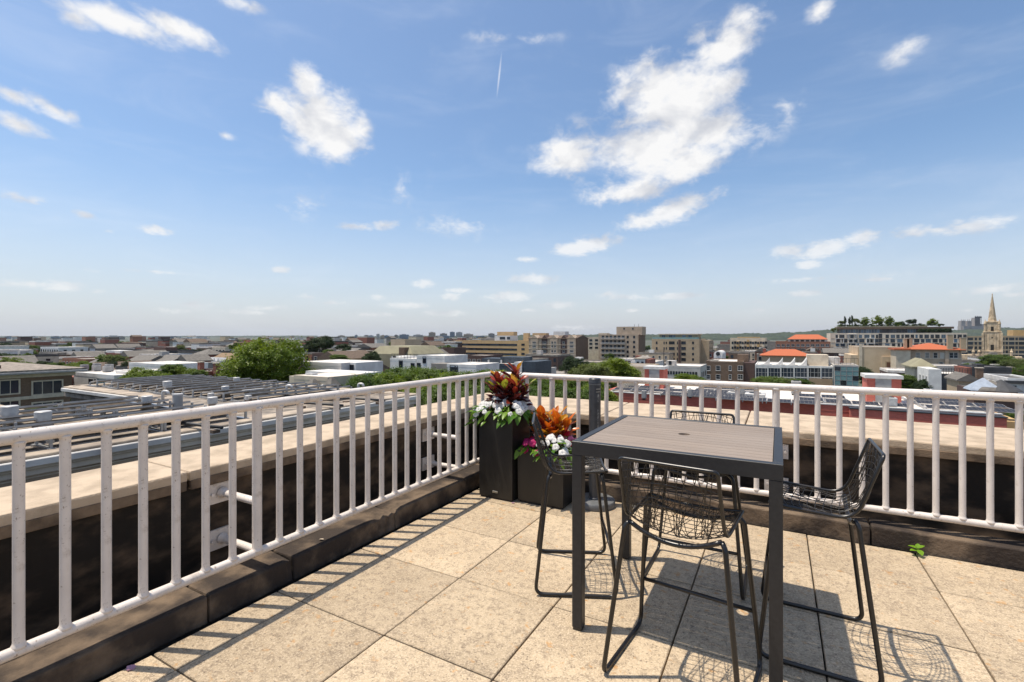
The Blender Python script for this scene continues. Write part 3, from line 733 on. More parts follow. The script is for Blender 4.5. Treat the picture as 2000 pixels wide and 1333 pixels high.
def impatiens(label, cat, base, w, d, n, kinds, seed, dome=.09, hole=None, nl=70, droop=.06):
    t = thing('impatiens_plant', label, cat, base); rr = random.Random(seed)
    def spot(edge=False):
        for _ in range(60):
            x, y = rr.uniform(-1,1), rr.uniform(-1,1)
            if edge and max(abs(x),abs(y)) < .72: continue
            if hole and math.hypot(x-hole[0],y-hole[1]) < hole[2] and rr.random() < .85: continue
            break
        return x, y
    def top(x, y): return dome*(1-.55*(x*x+y*y))
    for k in range(nl):
        x, y = spot(k % 3 != 0); z = top(x,y)*rr.uniform(.25,.9)-(droop*max(abs(x),abs(y))**4 if k % 2 else 0)
        a = math.atan2(y,x)+rr.uniform(-.7,.7); e = max(abs(x),abs(y)); dn = rr.uniform(-.9,.1) if e > .8 else rr.uniform(-.2,.7)
        link('leaf', rr.choice(IL), t, (x*w,y*d,z+.015), aim((math.cos(a),math.sin(a),dn), rr.uniform(-.4,.4)), [rr.uniform(.95,1.6)]*3)
    for k in range(14):
        x, y = spot(); b = MB(); b.tube([(x*w*.3,y*d*.3,-.03),(x*w*.75,y*d*.75,top(x,y)*.5),(x*w,y*d,top(x,y)*.95)], .0035, 5); b.build('stem', M_stem, t, smooth='all')
    for k in range(n):
        x, y = spot(k % 2 == 0); e = max(abs(x),abs(y)); z = top(x,y)+rr.uniform(0,.028)-(.05*rr.random() if e > .85 else 0)
        nrm = Vector((x*.7+rr.uniform(-.5,.5)+.15, y*.7-.55+rr.uniform(-.5,.3), .65)).normalized()
        q = nrm.to_track_quat('Z','Y').to_euler(); 
        link('flower', FL[rr.choice(kinds)], t, (x*w*1.06,y*d*1.06,z+.02), q, [rr.uniform(.85,1.25)]*3)
    return t
tcx, tcy, tz = (PT[0]+PT[1])/2, (PT[2]+PT[3])/2, PT[4]-.045
def pal_red(f_, rr):
    q = rr.random()
    if f_ > .86: return 4 if q < .45 else (3 if q < .6 else 1)
    if f_ > .6: return 1 if q < .48 else (0 if q < .95 else 2)
    return 0 if q < .80 else (1 if q < .97 else 2)
croton('dark red croton with maroon and lime leaves in the tall planter', (tcx+.015,tcy+.02,tz),
       [(-.085,-.02,.36,26,-.05,-.02),(.07,.02,.43,30,.05,0),(.01,-.08,.28,20,.03,-.06),(.15,.03,.27,18,.12,.02),(-.03,.08,.32,16,-.02,.05),(-.14,.02,.25,16,-.08,0),(.12,-.07,.31,18,.10,-.05)], 11, pal_red, .185)
impatiens('white impatiens spilling over the rim of the tall planter', 'flowers', (tcx,tcy,tz+.03), .245, .215, 84, 'w', 12, .10, (0,.25,.45), 170, .11)
lcx, lcy, lz = (PL[0]+PL[1])/2, (PL[2]+PL[3])/2, PL[4]-.045
def pal_or(f_, rr):
    q = rr.random()
    if f_ > .8: return 2 if q < .7 else (1 if q < .85 else 3)
    return 2 if q < .55 else (3 if q < .85 else 1)
croton('orange and gold croton in the low planter', (lcx-.01,lcy+.03,lz),
       [(-.08,.0,.32,16,-.02,-.02),(.05,.03,.31,17,.04,0),(.0,-.05,.25,14,0,-.03),(.12,.05,.25,12,.08,.02),(-.15,.02,.22,10,-.08,0),(-.02,.1,.28,12,0,.05)], 21, pal_or, .20)
impatiens('white impatiens at the right front of the low planter', 'flowers', (lcx+.10,lcy-.13,lz+.03), .15, .12, 32, 'w', 22, .11, None, 64, .06)
impatiens('magenta impatiens at the left front of the low planter', 'flowers', (lcx-.125,lcy-.13,lz+.03), .10, .10, 15, 'ppr', 23, .09, None, 34, .06)
impatiens('pink and red impatiens at the back right of the low planter', 'flowers', (lcx+.17,lcy+.10,lz+.05), .06, .09, 10, 'krk', 24, .11, None, 16, .02)
# seedling growing from the joint at the right kerb
t = thing('seedling', 'bright green seedling growing from the joint at the right kerb', 'weed', (.885, 4.50, 0))
M_seed = mat_leaf('seedling_leaf', (.20,.36,.03), (.14,.28,.02), None, .4, .4)
SLm = [leaf_mesh('leaf', .062, .042, M_seed, .2, .2, 7), leaf_mesh('leaf', .05, .034, M_seed, .1, .3, 7)]
b = MB(); b.tube([(0,0,-.02),(.004,-.003,.02),(.004,-.006,.05)], .003, 6); b.build('stem', M_stem, t)
for k, (a, l, z) in enumerate(((2.6,.25,.045),(.5,.5,.05),(4.9,-.1,.04),(1.4,.7,.045),(3.7,.3,.03))):
    link('leaf', SLm[k % 2], t, (.004,-.005,z), aim((math.cos(a),math.sin(a),l)))
# fallen petals and crumbs along the kerb
b = MB(); rr = random.Random(9); M_pet = petal_mat('petal_fallen', (.62,.38,.50), (.55,.30,.42))
def litter(name, label, cat, x, y, z, m, s):
    b = MB(); n = 7; vs = [(0,0,.004)]+[(s*math.cos(i*2*math.pi/n)*rr.uniform(.6,1), s*math.sin(i*2*math.pi/n)*rr.uniform(.6,1), rr.uniform(.002,.014)) for i in range(n)]
    b.add(vs, [(0,1+i,1+(i+1)%n) for i in range(n)]); o = b.build(name, m); o.location = (x,y,z); return tag(o, label, cat)
litter('petal', 'crumpled pink petal on the floor by the left kerb', 'petal', -2.72, 1.12, .0, M_pet, .028)
litter('petal', 'pink petal on the floor at the foot of the tall planter', 'petal', -2.218, 4.0, .0, M_pet, .018)
litter('dry_leaf', 'small brown dry leaf on the floor near the right kerb', 'leaf', -.02, 4.28, .0, mat('dead_leaf', (.10,.05,.02), rough=.8), .022)
litter('dry_leaf', 'pale dry leaf on top of the left kerb', 'leaf', -2.86, 2.33, .138, mat('dry_leaf', (.55,.46,.36), rough=.8), .02)

# ================================================================ the city: building kit
WALL = {
 'brick_red': masonry('brick_red', (.27,.085,.055), (.22,.16,.13)), 'brick_brown': masonry('brick_brown', (.165,.105,.068), (.17,.125,.09)),
 'brick_tan': masonry('brick_tan', (.43,.325,.205), (.40,.33,.24), var=.15), 'brick_dark': masonry('brick_dark', (.095,.052,.042), (.10,.075,.065)),
 'brick_pink': masonry('brick_pink', (.50,.115,.080), (.40,.17,.13), var=.12),
 'brick_orange': masonry('brick_orange', (.30,.115,.06), (.27,.19,.14)), 'brick_buff': masonry('brick_buff', (.34,.235,.135), (.36,.28,.2), var=.12),
 'white': mat('wall_white', (.70,.69,.66), (.58,.57,.55), .8, scale=.8), 'cream': mat('wall_cream', (.60,.52,.40), (.50,.42,.32), .85, scale=.7),
 'beige': mat('wall_beige', (.56,.44,.30), (.48,.37,.25), .85, scale=.25, detail=8), 'concrete': mat('wall_concrete', (.47,.37,.275), (.38,.295,.215), .85, scale=.4, detail=8),
 'grey': mat('wall_grey', (.26,.235,.205), (.19,.172,.15), .8, scale=.6), 'pale': mat('wall_pale', (.66,.57,.45), (.57,.49,.39), .8, scale=.5), 'lightgrey': mat('wall_lightgrey', (.50,.475,.44), (.42,.395,.365), .8, scale=.6),
 'dark': mat('wall_dark', (.055,.056,.060), (.038,.039,.042), .7, scale=.8), 'navy': mat('wall_navy', (.045,.060,.078), (.032,.044,.058), .65, scale=.8),
 'olive': mat('wall_olive', (.27,.25,.16), (.22,.20,.13), .8, scale=.4), 'yellow': mat('wall_yellow', (.50,.335,.15), (.42,.28,.13), .85, scale=.4),
 'tan': mat('wall_tan', (.60,.40,.20), (.52,.345,.175), .85, scale=.4), 'blue': mat('wall_haze_blue', (.12,.19,.27), (.09,.15,.22), .2, scale=.2),  # blue: distance haze put into the wall colour of skyline towers
 'stone': mat('church_stone', (.58,.46,.31), (.36,.28,.185), .9, scale=.55, detail=10, lo=.4, hi=.62), 'brownroof': mat('roof_brown', (.15,.105,.075), (.10,.07,.05), .9, scale=2),
 'slate': mat('roof_slate', (.165,.15,.13), (.11,.10,.088), .8, scale=1.5, sc3=(1,1,3)), 'tile': mat('roof_orange_tile', (.46,.125,.045), (.36,.09,.035), .8, scale=4, sc3=(3,1,1)),
 'roofwhite': mat('roof_white', (.74,.70,.65), (.55,.50,.44), .8, scale=.9, detail=8), 'roofgrey': mat('roof_grey', (.31,.27,.225), (.20,.175,.15), .9, scale=.6, detail=8),
 'roofdark': mat('roof_dark', (.10,.095,.09), (.07,.066,.062), .9, scale=.6), 'roofgravel': mat('roof_gravel', (.34,.285,.23), (.14,.12,.10), .95, scale=2.2, detail=10, bmp=.4, bscale=25),
 'siding': None, 'shingle_tan': mat('roof_tan', (.24,.165,.095), (.18,.12,.07), .9, scale=2)}
M_trim = mat('trim_white', (.62,.61,.58), (.50,.49,.47), .6, scale=2); M_trimc = mat('trim_cream', (.55,.49,.39), (.45,.40,.32), .7, scale=2)
M_trimg = mat('trim_grey', (.35,.345,.335), (.27,.265,.26), .6, scale=2); M_mtl = mat('galvanised', (.45,.46,.47), (.34,.35,.36), .4, .6, scale=6)
M_trimd = mat('trim_dark', (.03,.03,.032), rough=.5)
M_gd = glass('glass_dark', (.025,.032,.042)); M_gb = glass('glass_blue', (.06,.10,.14), .05); M_gt = mat('glass_teal', (.20,.33,.33), (.15,.26,.265), .1, scale=.4)
M_gw = glass('glass_blind', (.30,.29,.26), .35)
WIN = {}
def win_mesh(w, h, kind):
    k = (round(w,2), round(h,2), kind)
    if k in WIN: return WIN[k]
    w, h = k[0], k[1]; b = MB(); fw = {'sash':.09,'dark':.06,'bare':.03,'blue':.05,'teal':.05,'white':.11,'blind':.09,'cream':.16}[kind]; d = -.07
    for (x0,x1,z0,z1) in ((-w/2,-w/2+fw,-h/2,h/2),(w/2-fw,w/2,-h/2,h/2),(-w/2+fw,w/2-fw,-h/2,-h/2+fw),(-w/2+fw,w/2-fw,h/2-fw,h/2)): b.box(x0,x1,d,.02,z0,z1,0)
    if kind in ('sash','white','blind'): b.box(-w/2+fw, w/2-fw, d+.015, .02, -.03, .03, 0); b.box(-w/2-.08, w/2+.08, d-.06, .02, -h/2-.1, -h/2-.002, 0)
    if w > 1.6 and kind != 'bare':
        n = int(round(w/.9))
        for i in range(1, n): x = -w/2+w*i/n; b.box(x-.035, x+.035, d+.012, .02, -h/2+fw, h/2-fw, 0)
    b.quad((-w/2+fw*.9,-.012,-h/2+fw*.9),(w/2-fw*.9,-.012,-h/2+fw*.9),(w/2-fw*.9,-.012,h/2-fw*.9),(-w/2+fw*.9,-.012,h/2-fw*.9),1)
    fm = {'sash':M_trim,'white':M_trim,'blind':M_trim,'cream':M_trimc,'dark':M_trimd,'bare':M_trimd,'blue':M_trimg,'teal':M_trimg}[kind]
    gm = {'blue':M_gb,'teal':M_gt,'blind':M_gw}.get(kind, M_gd)
    WIN[k] = b.mesh('window', [fm, gm]); return WIN[k]
OCC = []
class Bld:
    def __init__(s, name, label, cat, X0, X1, Y0, Y1, zt, wall, roof='roofgrey', par=.5, group=None, z0=GZ, trim=None):
        s.X0, s.X1, s.Y0, s.Y1, s.zt = X0, X1, Y0, Y1, zt
        s.cx, s.cy = (X0+X1)/2, (Y0+Y1)/2
        s.t = thing(name, label, cat, (s.cx, s.cy, z0), 0, group); s.o = Vector((s.cx, s.cy, z0)); OCC.append((X0-2, X1+2, Y0-2, Y1+2))
        s.box('wall', X0, X1, Y0, Y1, z0, zt, WALL[wall])
        if roof:
            e = .02; b = MB(); o = s.o
            b.box(X0+.25-o.x, X1-.25-o.x, Y0+.25-o.y, Y1-.25-o.y, zt-.2-o.z, zt+.05-o.z, 0)
            rf = b.build('roof', WALL[roof], s.t)
            if par:
                b = MB(); pw = .28
                for (x0,x1,y0,y1) in ((X0-e,X1+e,Y0-e,Y0+pw),(X0-e,X1+e,Y1-pw,Y1+e),(X0-e,X0+pw,Y0+pw,Y1-pw),(X1-pw,X1+e,Y0+pw,Y1-pw)): b.box(x0-o.x,x1-o.x,y0-o.y,y1-o.y,zt-.35-o.z,zt+par-o.z)
                b.build('parapet', trim or WALL[wall], s.t)
    def box(s, name, x0, x1, y0, y1, z0, z1, m, parent=None, bevel=0):
        b = MB(); o = s.o; b.box(x0-o.x, x1-o.x, y0-o.y, y1-o.y, z0-o.z, z1-o.z); return b.build(name, m, parent or s.t, bevel=bevel)
    def win(s, face, u, z, w, h, kind='sash', name='window', out=0.0):
        """u: world X on the front (and back) face, world Y on a side face"""
        me = win_mesh(w, h, kind); o = s.o
        if face == 'f': return link(name, me, s.t, (u-o.x, s.Y0-out-o.y, z-o.z))
        if face == 'r': return link(name, me, s.t, (s.X1+out-o.x, u-o.y, z-o.z), (0,0,R(90)))
        return link(name, me, s.t, (s.X0-out-o.x, u-o.y, z-o.z), (0,0,R(-90)))
    def grid(s, face, n, rows, w, h, top, pitch, kind='sash', m=.08, skip=()):
        a, c = (s.X0, s.X1) if face == 'f' else (s.Y0, s.Y1); L = c-a
        for r in range(rows):
            for i in range(n):
                if (i, r) in skip: continue
                s.win(face, a+L*(m+(1-2*m)*(i+.5)/n), s.zt-top-r*pitch, w, h, kind)
    def hip(s, h, over=.5, m='tile', ridge=None, z=None, gable=False):
        x0,x1,y0,y1 = s.X0-over-s.o.x, s.X1+over-s.o.x, s.Y0-over-s.o.y, s.Y1+over-s.o.y; z = (s.zt if z is None else z)-s.o.z+.02
        b = MB(); wx, wy = x1-x0, y1-y0; th = .22
        if wx >= wy: i = 0 if gable else (ridge or min(wy/2, wx*.45)); ra, rb = (x0+i,(y0+y1)/2), (x1-i,(y0+y1)/2)
        else: i = 0 if gable else min(wx/2, wy*.45); ra, rb = ((x0+x1)/2,y0+i), ((x0+x1)/2,y1-i)
        vs = [(x0,y0,z),(x1,y0,z),(x1,y1,z),(x0,y1,z),(x0,y0,z+th),(x1,y0,z+th),(x1,y1,z+th),(x0,y1,z+th),(ra[0],ra[1],z+h),(rb[0],rb[1],z+h)]
        fs = [(3,2,1,0),(0,1,5,4),(1,2,6,5),(2,3,7,6),(3,0,4,7)]
        if wx >= wy: fs += [(4,5,9,8),(6,7,8,9),(7,4,8),(5,6,9)]
        else: fs += [(5,6,9,8),(7,4,8,9),(4,5,8),(6,7,9)]
        b.add(vs, fs); return b.build('roof', WALL[m], s.t)
    def chimney(s, x, y, w, d, h, m='brick_red', z=None):
        z = s.zt if z is None else z
        c = s.box('chimney', x-w/2, x+w/2, y-d/2, y+d/2, z-.5, z+h, WALL[m]); s.box('chimney_cap', x-w/2-.06, x+w/2+.06, y-d/2-.06, y+d/2+.06, z+h, z+h+.12, M_trimc, c)
def bp(name, label, A, x0, x1, yt, dep, wall, roof='roofgrey', cat='building', **k):
    """a block whose front stands on the line Y = A between two sight lines, its top seen at picture height yt"""
    b0, D0 = onY(x0, A); b1, D1 = onY(x1, A)
    B = Bld(name, label, cat, b0, b1, A, A+dep, zat(yt, (D0+D1)/2), wall, roof, **k); B.A = A; B.D = (D0+D1)/2
    return B
def pxx(x, A): return onY(x, A)[0]
def pxz(x, y, A): return zat(y, onY(x, A)[1])
def roof_box(B, x0, x1, yt, m, dy=2, dep=5, name='penthouse', A=None):
    A = (A or B.A)+dy; b0, D0 = onY(x0, A); b1, D1 = onY(x1, A)
    return B.box(name, b0, b1, A, A+dep, B.zt+.02, zat(yt, (D0+D1)/2), m)

# ---------------------------------------------------------------- ground
M_ground = mat('ground_city', (.105,.10,.092), (.055,.075,.038), .95, scale=.012, detail=9, lo=.42, hi=.58)
b = MB(); b.box(-9000, 9000, -9000, 9000, GZ-.5, GZ); tag(b.build('ground', M_ground), kind='structure')

# ---------------------------------------------------------------- neighbour on the left: flat roofs round a court
NX, NZ = -9.0, -.06                                        # its wall line and cornice height
nb = thing('flat_roof_building', 'neighbouring grey building with flat gravel roofs round a narrow court', 'building', (-14, 4, GZ))
def nbx(name, x0, x1, y0, y1, z0, z1, m, bevel=0):
    b = MB(); b.box(x0+14, x1+14, y0-4, y1-4, z0-GZ, z1-GZ); return b.build(name, m, nb, bevel=bevel)
M_nw = masonry('neighbour_wall', (.17,.135,.105), (.17,.14,.115), .4, .1, var=.1)
M_clap = mat('neighbour_clapboard', (.38,.31,.24), (.31,.255,.195), .8, scale=.7, sc3=(1,1,14))
nbx('wall', -14.3, -9.25, -14, 10.75, GZ, NZ-.34, M_clap); nbx('wall', -20.5, -14.31, 6.75, 10.74, GZ, NZ-.34, M_nw); nbx('wall', -26, -14.31, -14, 3.9, GZ, NZ-.34, M_nw)
nbx('roof', -14.6, -9.2, -14, 10.8, NZ-.33, NZ-.03, WALL['roofgravel']); nbx('roof', -20.6, -14.61, 6.6, 10.79, NZ-.331, NZ-.034, WALL['roofgravel']); nbx('roof', -26, -14.61, -14, 4.0, NZ-.331, NZ-.034, WALL['roofgravel'])
M_cn = mat('cornice_paint', (.66,.64,.60), (.52,.50,.47), .55, scale=2)
M_ced = mat('roof_edge', (.46,.38,.29), (.25,.205,.165), .9, scale=2, sc3=(1,1,1), detail=9)
def cornice(p0, p1, nx, ny):
    """stepped cornice and roof edging along p0-p1, facing (nx, ny)"""
    for k, (o, z0, z1, m) in enumerate(((.02,NZ-.36,NZ-.30,M_cn),(.08,NZ-.305,NZ-.21,M_cn),(.15,NZ-.212,NZ-.15,M_cn),(.26,NZ-.152,NZ-.045,M_cn),(.20,NZ-.047,NZ+.0,M_ced))):
        xs_ = sorted((p0[0], p1[0])); ys_ = sorted((p0[1], p1[1])); e = .002*k
        if nx: a = sorted((p0[0]+nx*o, p0[0]-nx*(.22 if k == 4 else .3))); nbx('cornice', a[0], a[1], ys_[0]-e, ys_[1]+e, z0, z1, m, .012)
        else: a = sorted((p0[1]+ny*o, p0[1]-ny*(.22 if k == 4 else .3))); nbx('cornice', xs_[0]-e, xs_[1]+e, a[0], a[1], z0, z1, m, .012)
cornice((-9.25,-14),(-9.25,10.75),1,0); cornice((-20.5,6.75),(-14.9,6.75),0,-1); cornice((-20.5,6.75),(-20.5,10.7),-1,0); cornice((-20.8,10.6),(-9.6,10.6),0,1)
cornice((-14.5,3.9),(-14.5,6.4),-1,0); cornice((-26,3.9),(-14.9,3.9),0,1)
for (x, z) in ((-17.2,-2.0),(-19.2,-2.0)):
    link('window', win_mesh(.8,1.3,'white'), nb, (x+14, 6.75-4, z-GZ))
M_pan = mat('solar_cell', (.040,.044,.056), (.028,.031,.042), .5, scale=8, spec=.06); M_fr = mat('solar_frame', (.50,.47,.43), (.33,.30,.27), rough=.6, metal=.2)
def panel_mesh(w, l):
    b = MB(); b.box(-w/2,w/2,-l/2,l/2,-.02,.018,0)
    for i in range(6):
        for j in range(4):
            x0 = -w/2+.02+(w-.04)*j/4; x1 = x0+(w-.04)/4-.008; y0 = -l/2+.02+(l-.04)*i/6; y1 = y0+(l-.04)/6-.008
            b.quad((x0,y0,.0195),(x1,y0,.0195),(x1,y1,.0195),(x0,y1,.0195),1)
    return b.mesh('solar_panel', [M_fr, M_pan])
PM = panel_mesh(.50, 1.42)
b = MB(); b.box(-.32, .32, -.05, .05, 0, .04); b.box(.25, .29, -.018, .018, .03, .19); b.box(-.29, -.25, -.018, .018, .03, .13); RF = b.mesh('rack_foot', M_mtl)
def solar_row(x, y0, n, z, tilt, label, group):
    t = thing('solar_rack', label, 'solar panels', (x, y0, z), 0, group)
    for k in range(n): link('solar_panel', PM, t, (0, .72+k*1.45, .175), (0, R(-tilt), 0))
    for k in range(n+1): link('rack_foot', RF, t, (0, k*1.45, 0))
rz = NZ-.028
for k in range(14): solar_row(-19.95+k*.72, 7.15+(.12 if k%2 else 0), 2, rz, 9, 'row of low tilted solar panels on the neighbouring gravel roof beyond the court', 'solar racks on the far wing of the left roof')
for k in range(7): solar_row(-13.95+k*.72, 4.35+.1*(k%2), 1, rz, 9, 'short rack of solar panels in the middle of the left neighbouring roof', 'short solar racks on the left roof')
for k in range(7): solar_row(-13.95+k*.72, -4.4+.2*(k%2), 6, rz, 9, 'row of low tilted solar panels on the near part of the left neighbouring roof', 'solar racks on the near wing of the left roof')
M_vent = mat('vent_pale', (.58,.57,.55), (.45,.44,.43), .5, .3, scale=5)
def roof_vent(x, y, label, kind=0, s=1.0):
    t = thing('roof_vent', label, 'vent', (x, y, rz)); b = MB()
    if kind == 0:
        b.lathe([(.20,0),(.20,.10),(.13,.14),(.13,.24)], 20); b.build('curb', M_ced, t, smooth=35)
        b = MB(); b.lathe([(.165,.22),(.165,.44),(.15,.455),(0,.46)], 20, caps=False); b.build('hood', M_vent, t, smooth=35)
    elif kind == 1:
        b.box(-.28,.28,-.5,.5,0,.22); b.build('curb', M_ced, t); b = MB(); b.box(-.36,.36,-.6,.6,.22,.36); b.build('hood', M_vent, t, bevel=.05, bseg=2)
    elif kind == 2:
        b.lathe([(.26,0),(.25,.05),(.10,.13),(.10,.15)], 20); b.build('curb', M_vent, t, smooth=35)
        b = MB(); b.lathe([(.17,.15),(.19,.19),(.13,.30),(0,.34)], 20, caps=False); b.build('hood', M_vent, t, smooth=50)
    else:
        b.lathe([(.19,0),(.19,.75),(.17,.76)], 20); b.build('stack', M_trimg, t, smooth=35); b = MB(); b.lathe([(.20,.74),(.20,.80),(0,.81)], 20, caps=False); b.build('rim', M_vent, t, smooth=35)
    s *= .66; t.scale = (s,s,s); return t
def on_roof(x, y): # roof point seen at a pixel
    D = FPX*(HC-rz)/(y-HY); return atD(x, D)
for (x, y, lb, kd, s) in ((327,766,'squat round vent hood alone on the left neighbouring roof',0,1.1),(440,773,'pale round roof vent in the middle of the solar racks',0,.9),(462,754,'round vent beside the far edge of the left roof',0,.95),
        (386,763,'flat boxy pale vent hood between solar racks',1,.72),(500,774,'long boxy pale vent hood near the roof middle',1,.8),(532,757,'domed metal vent near the far roof edge',2,.8),(630,762,'shiny domed vent close to the right end of the left roof',2,.75),
        (287,799,'round vent hood at the inner corner of the left roof',0,1.0),(347,806,'tall grey round pipe stack on the left roof',3,.78),(415,800,'bright round vent hood behind the top rail',0,.95),(485,789,'small white round vent right of the bright hood',0,.7),
        (19,828,'large pale round vent at the far left of the near roof',0,1.15),(84,839,'white round vent half hidden by the left top rail',0,1.1),(412,784,'small round vent behind the bright hood',0,.7)):
    p = on_roof(x, y); roof_vent(p[0], p[1], lb, kd, s)
# clutter on the left roof
rk = random.Random(51)
def clutter(name, label, cat, px_, py_, build):
    p = on_roof(px_, py_); t = thing(name, label, cat, (p[0], p[1], rz)); build(t); return t
def c_pipe(t):
    b = MB(); b.tube(rounded([(0,0,.0),(0,0,.32),(.12,.05,.32),(.14,.06,.24)], .05, 5), .035, 10); b.build('pipe', M_vent, t, smooth='all'); b = MB(); b.lathe([(.11,0),(.10,.02),(.045,.06)], 12); b.build('flashing', M_trimd, t)
def c_hatch(t):
    b = MB(); b.box(-.2,.2,-.23,.23,0,.12); b.build('curb', M_ced, t); b = MB(); b.box(-.24,.24,-.27,.27,.12,.16); b.build('lid', M_trimg, t, bevel=.02)
def c_duct(t):
    b = MB(); b.tube([(0,0,.10),(.9,.5,.10),(1.9,.6,.10)], .03, 8); b.build('duct', M_trimd, t, smooth='all')
    for q in (.1, .9, 1.75): b = MB(); b.box(q-.06,q+.06,q*.32-.06,q*.32+.06,0,.055); b.build('block', WALL['brownroof'], t)
for (n_, lb, c_, x, y, f_) in (('vent_pipe','bent vent pipe right of the far domed vent','pipe',560,776,c_pipe),('vent_pipe','bent vent pipe beside the inner roof corner','pipe',318,790,c_pipe),('vent_pipe','bent vent pipe near the right roof end','pipe',700,772,c_pipe),
        ('roof_hatch','low roof hatch between racks and cornice','hatch',455,803,c_hatch),('roof_hatch','low roof hatch close to the right end of the left roof','hatch',655,781,c_hatch),('conduit','long conduit on blocks along the left cornice','conduit',250,838,c_duct),('conduit','conduit on blocks behind the middle of the left railing','conduit',520,796,c_duct),('conduit','conduit on blocks at the far right of the left roof','conduit',610,786,c_duct)): clutter(n_, lb, c_, x, y, f_)
# coiled cable at the cornice
b = MB(); b.tube([(-8.93+.02*math.sin(i), 3.35+.05*math.sin(i*.9), NZ+.12-.35*abs(math.sin(i*.33))) for i in range(18)], .014, 6)
tag(b.build('cable', mat('cable_grey', (.16,.16,.165), rough=.5)), 'grey cable looped over the edge of the left neighbouring cornice', 'cable')

# ---------------------------------------------------------------- brown house at the far left
Bz = 80.0; D_ = onX(141, -Bz)[1]; a1 = onX(141, -Bz)[0]
brn = Bld('brick_house', 'brown brick apartment house with wide pale cornice at the far left', 'building', -Bz-26, -Bz, a1-22, a1, zat(733, D_), 'brick_brown', None, 0)
brn.box('cornice', -Bz-26, -Bz+.25, a1-22, a1+.25, brn.zt+.01, brn.zt+.45, M_trimc); brn.box('cornice', -Bz-27, -Bz+1.2, a1-22, a1+1.2, brn.zt+.45, brn.zt+.75, M_trimg, bevel=.06); brn.box('roof', -Bz-26.9, -Bz+1.1, a1-22, a1+1.1, brn.zt+.75, brn.zt+.95, WALL['roofgravel'])
brn.box('string_course', -Bz-26, -Bz+.14, a1-22, a1+.14, zat(771, D_)-.12, zat(771, D_)+.25, M_trimc)
for (x, w_) in ((93, 3.0), (10, 2.6)):
    ya, Dq = onX(x, -Bz); brn.win('r', ya, zat(757, Dq), w_, 1.85, 'cream'); brn.win('r', ya, zat(798, Dq), w_, 1.85, 'cream')
b = MB(); b.box(-Bz-24-brn.cx, -Bz-6-brn.cx, -8, 6, brn.zt+.95-GZ, brn.zt+1.35-GZ); b.build('roof_curb', WALL['brick_dark'], brn.t)

# ---------------------------------------------------------------- red building to the right: white roof with solar panels
A = 45.0; RXa, RXb = pxx(1175, A), pxx(1956, A); RZ = pxz(1500, 787, A)
red = Bld('red_brick_building', 'long red brick building with white flat roof covered in solar panels', 'building', RXa, RXb, A, A+12.5, RZ, 'brick_pink', 'roofwhite', .12)
red.box('coping', RXa-.06, RXb+.06, A-.07, A+.30, RZ+.125, RZ+.20, M_trim)
xs_ = pxx(1658, A); red.box('wall', xs_, RXb, A-.9, A-.025, GZ, RZ+.02, WALL['brick_pink']); red.box('coping', xs_-.05, RXb+.05, A-.97, A+.2-.28, RZ+.02, RZ+.10, M_trimd)
red.box('end_wall', RXb+.03, RXb+1.3, A+.4, A+11, GZ, RZ-.35, WALL['yellow'])
for x in (1345, 1420, 1490, 1530, 1570, 1650):
    red.win('f', pxx(x, A), RZ-1.55, 1.2, 1.3, 'sash')
for (x0, x1, yt, yb, nm) in ((1259, 1300, 721, 758, 'penthouse'), (1693, 1754, 739, 786, 'penthouse')):
    zz = RZ+.05; Dp = FPX*(HC-zz)/(yb-HY); p0 = atD(x0, Dp); p1 = atD(x1, Dp); w_ = p1[0]-p0[0]; y_ = min(p0[1], p1[1]); zt_ = zat(yt, Dp)
    pho = red.box('penthouse', p0[0], p0[0]+w_, y_, y_+w_*1.1, zz, zt_, WALL['brick_pink']); red.box('penthouse_roof', p0[0]-.12, p0[0]+w_+.12, y_-.12, y_+w_*1.1+.12, zt_, zt_+.28, M_trim, pho)
    red.box('door', p0[0]+w_*.25, p0[0]+w_*.25+1.05, y_-.05, y_-.002, zz, zz+2.1, M_trimg, pho)
PM2 = panel_mesh(1.0, 1.7); kk = 0
def on_red(x, y): D = FPX*(HC-(RZ+.05))/(y-HY); return atD(x, D)
def panel_block(lb, x, y, nx, ny, gap=0.0, tilt=8):
    ny = max(1, ny//2); gap = 1.9; nx = max(2, nx-1)
    p = on_red(x, y); t = thing('solar_array', lb, 'solar panels', (p[0], p[1], RZ+.05))
    for i in range(nx):
        for j in range(ny): link('solar_panel', PM2, t, (i*1.75+.9, j*(1.02+gap)+.55, .24), Matrix.Rotation(R(tilt),3,'X').to_4x4().__matmul__(Matrix.Rotation(R(90),4,'Z')).to_euler())
    b = MB(); b.box(-.03, .03, .05, ny*(1.02+gap)+.05, 0, .20); me = b.mesh('rack_rail', M_mtl)
    for i in range(nx+1): link('rack_rail', me, t, (i*1.75, 0, 0))
    return t
panel_block('solar array at the left end of the white roof behind the ash bin', 1196, 765, 2, 5)
panel_block('solar array between the ash bin and the small red penthouse', 1232, 766, 3, 3, .5)
panel_block('wide solar array behind the table on the white roof', 1290, 774, 5, 5, .15)
panel_block('dense solar array right of the small red penthouse', 1345, 774, 4, 6)
panel_block('low solar array near the roof edge right of the dense one', 1398, 783, 3, 2, .6)
panel_block('solar array behind the railing post at the roof centre', 1450, 786, 4, 3, .5)
panel_block('solar array just right of the railing post', 1560, 786, 3, 4, .2)
panel_block('solar array in front of the large red penthouse', 1612, 791, 4, 3, .1)
panel_block('large dark solar array at the right end of the white roof', 1810, 802, 4, 5)
panel_block('solar array between large penthouse and roof end', 1772, 785, 2, 3)
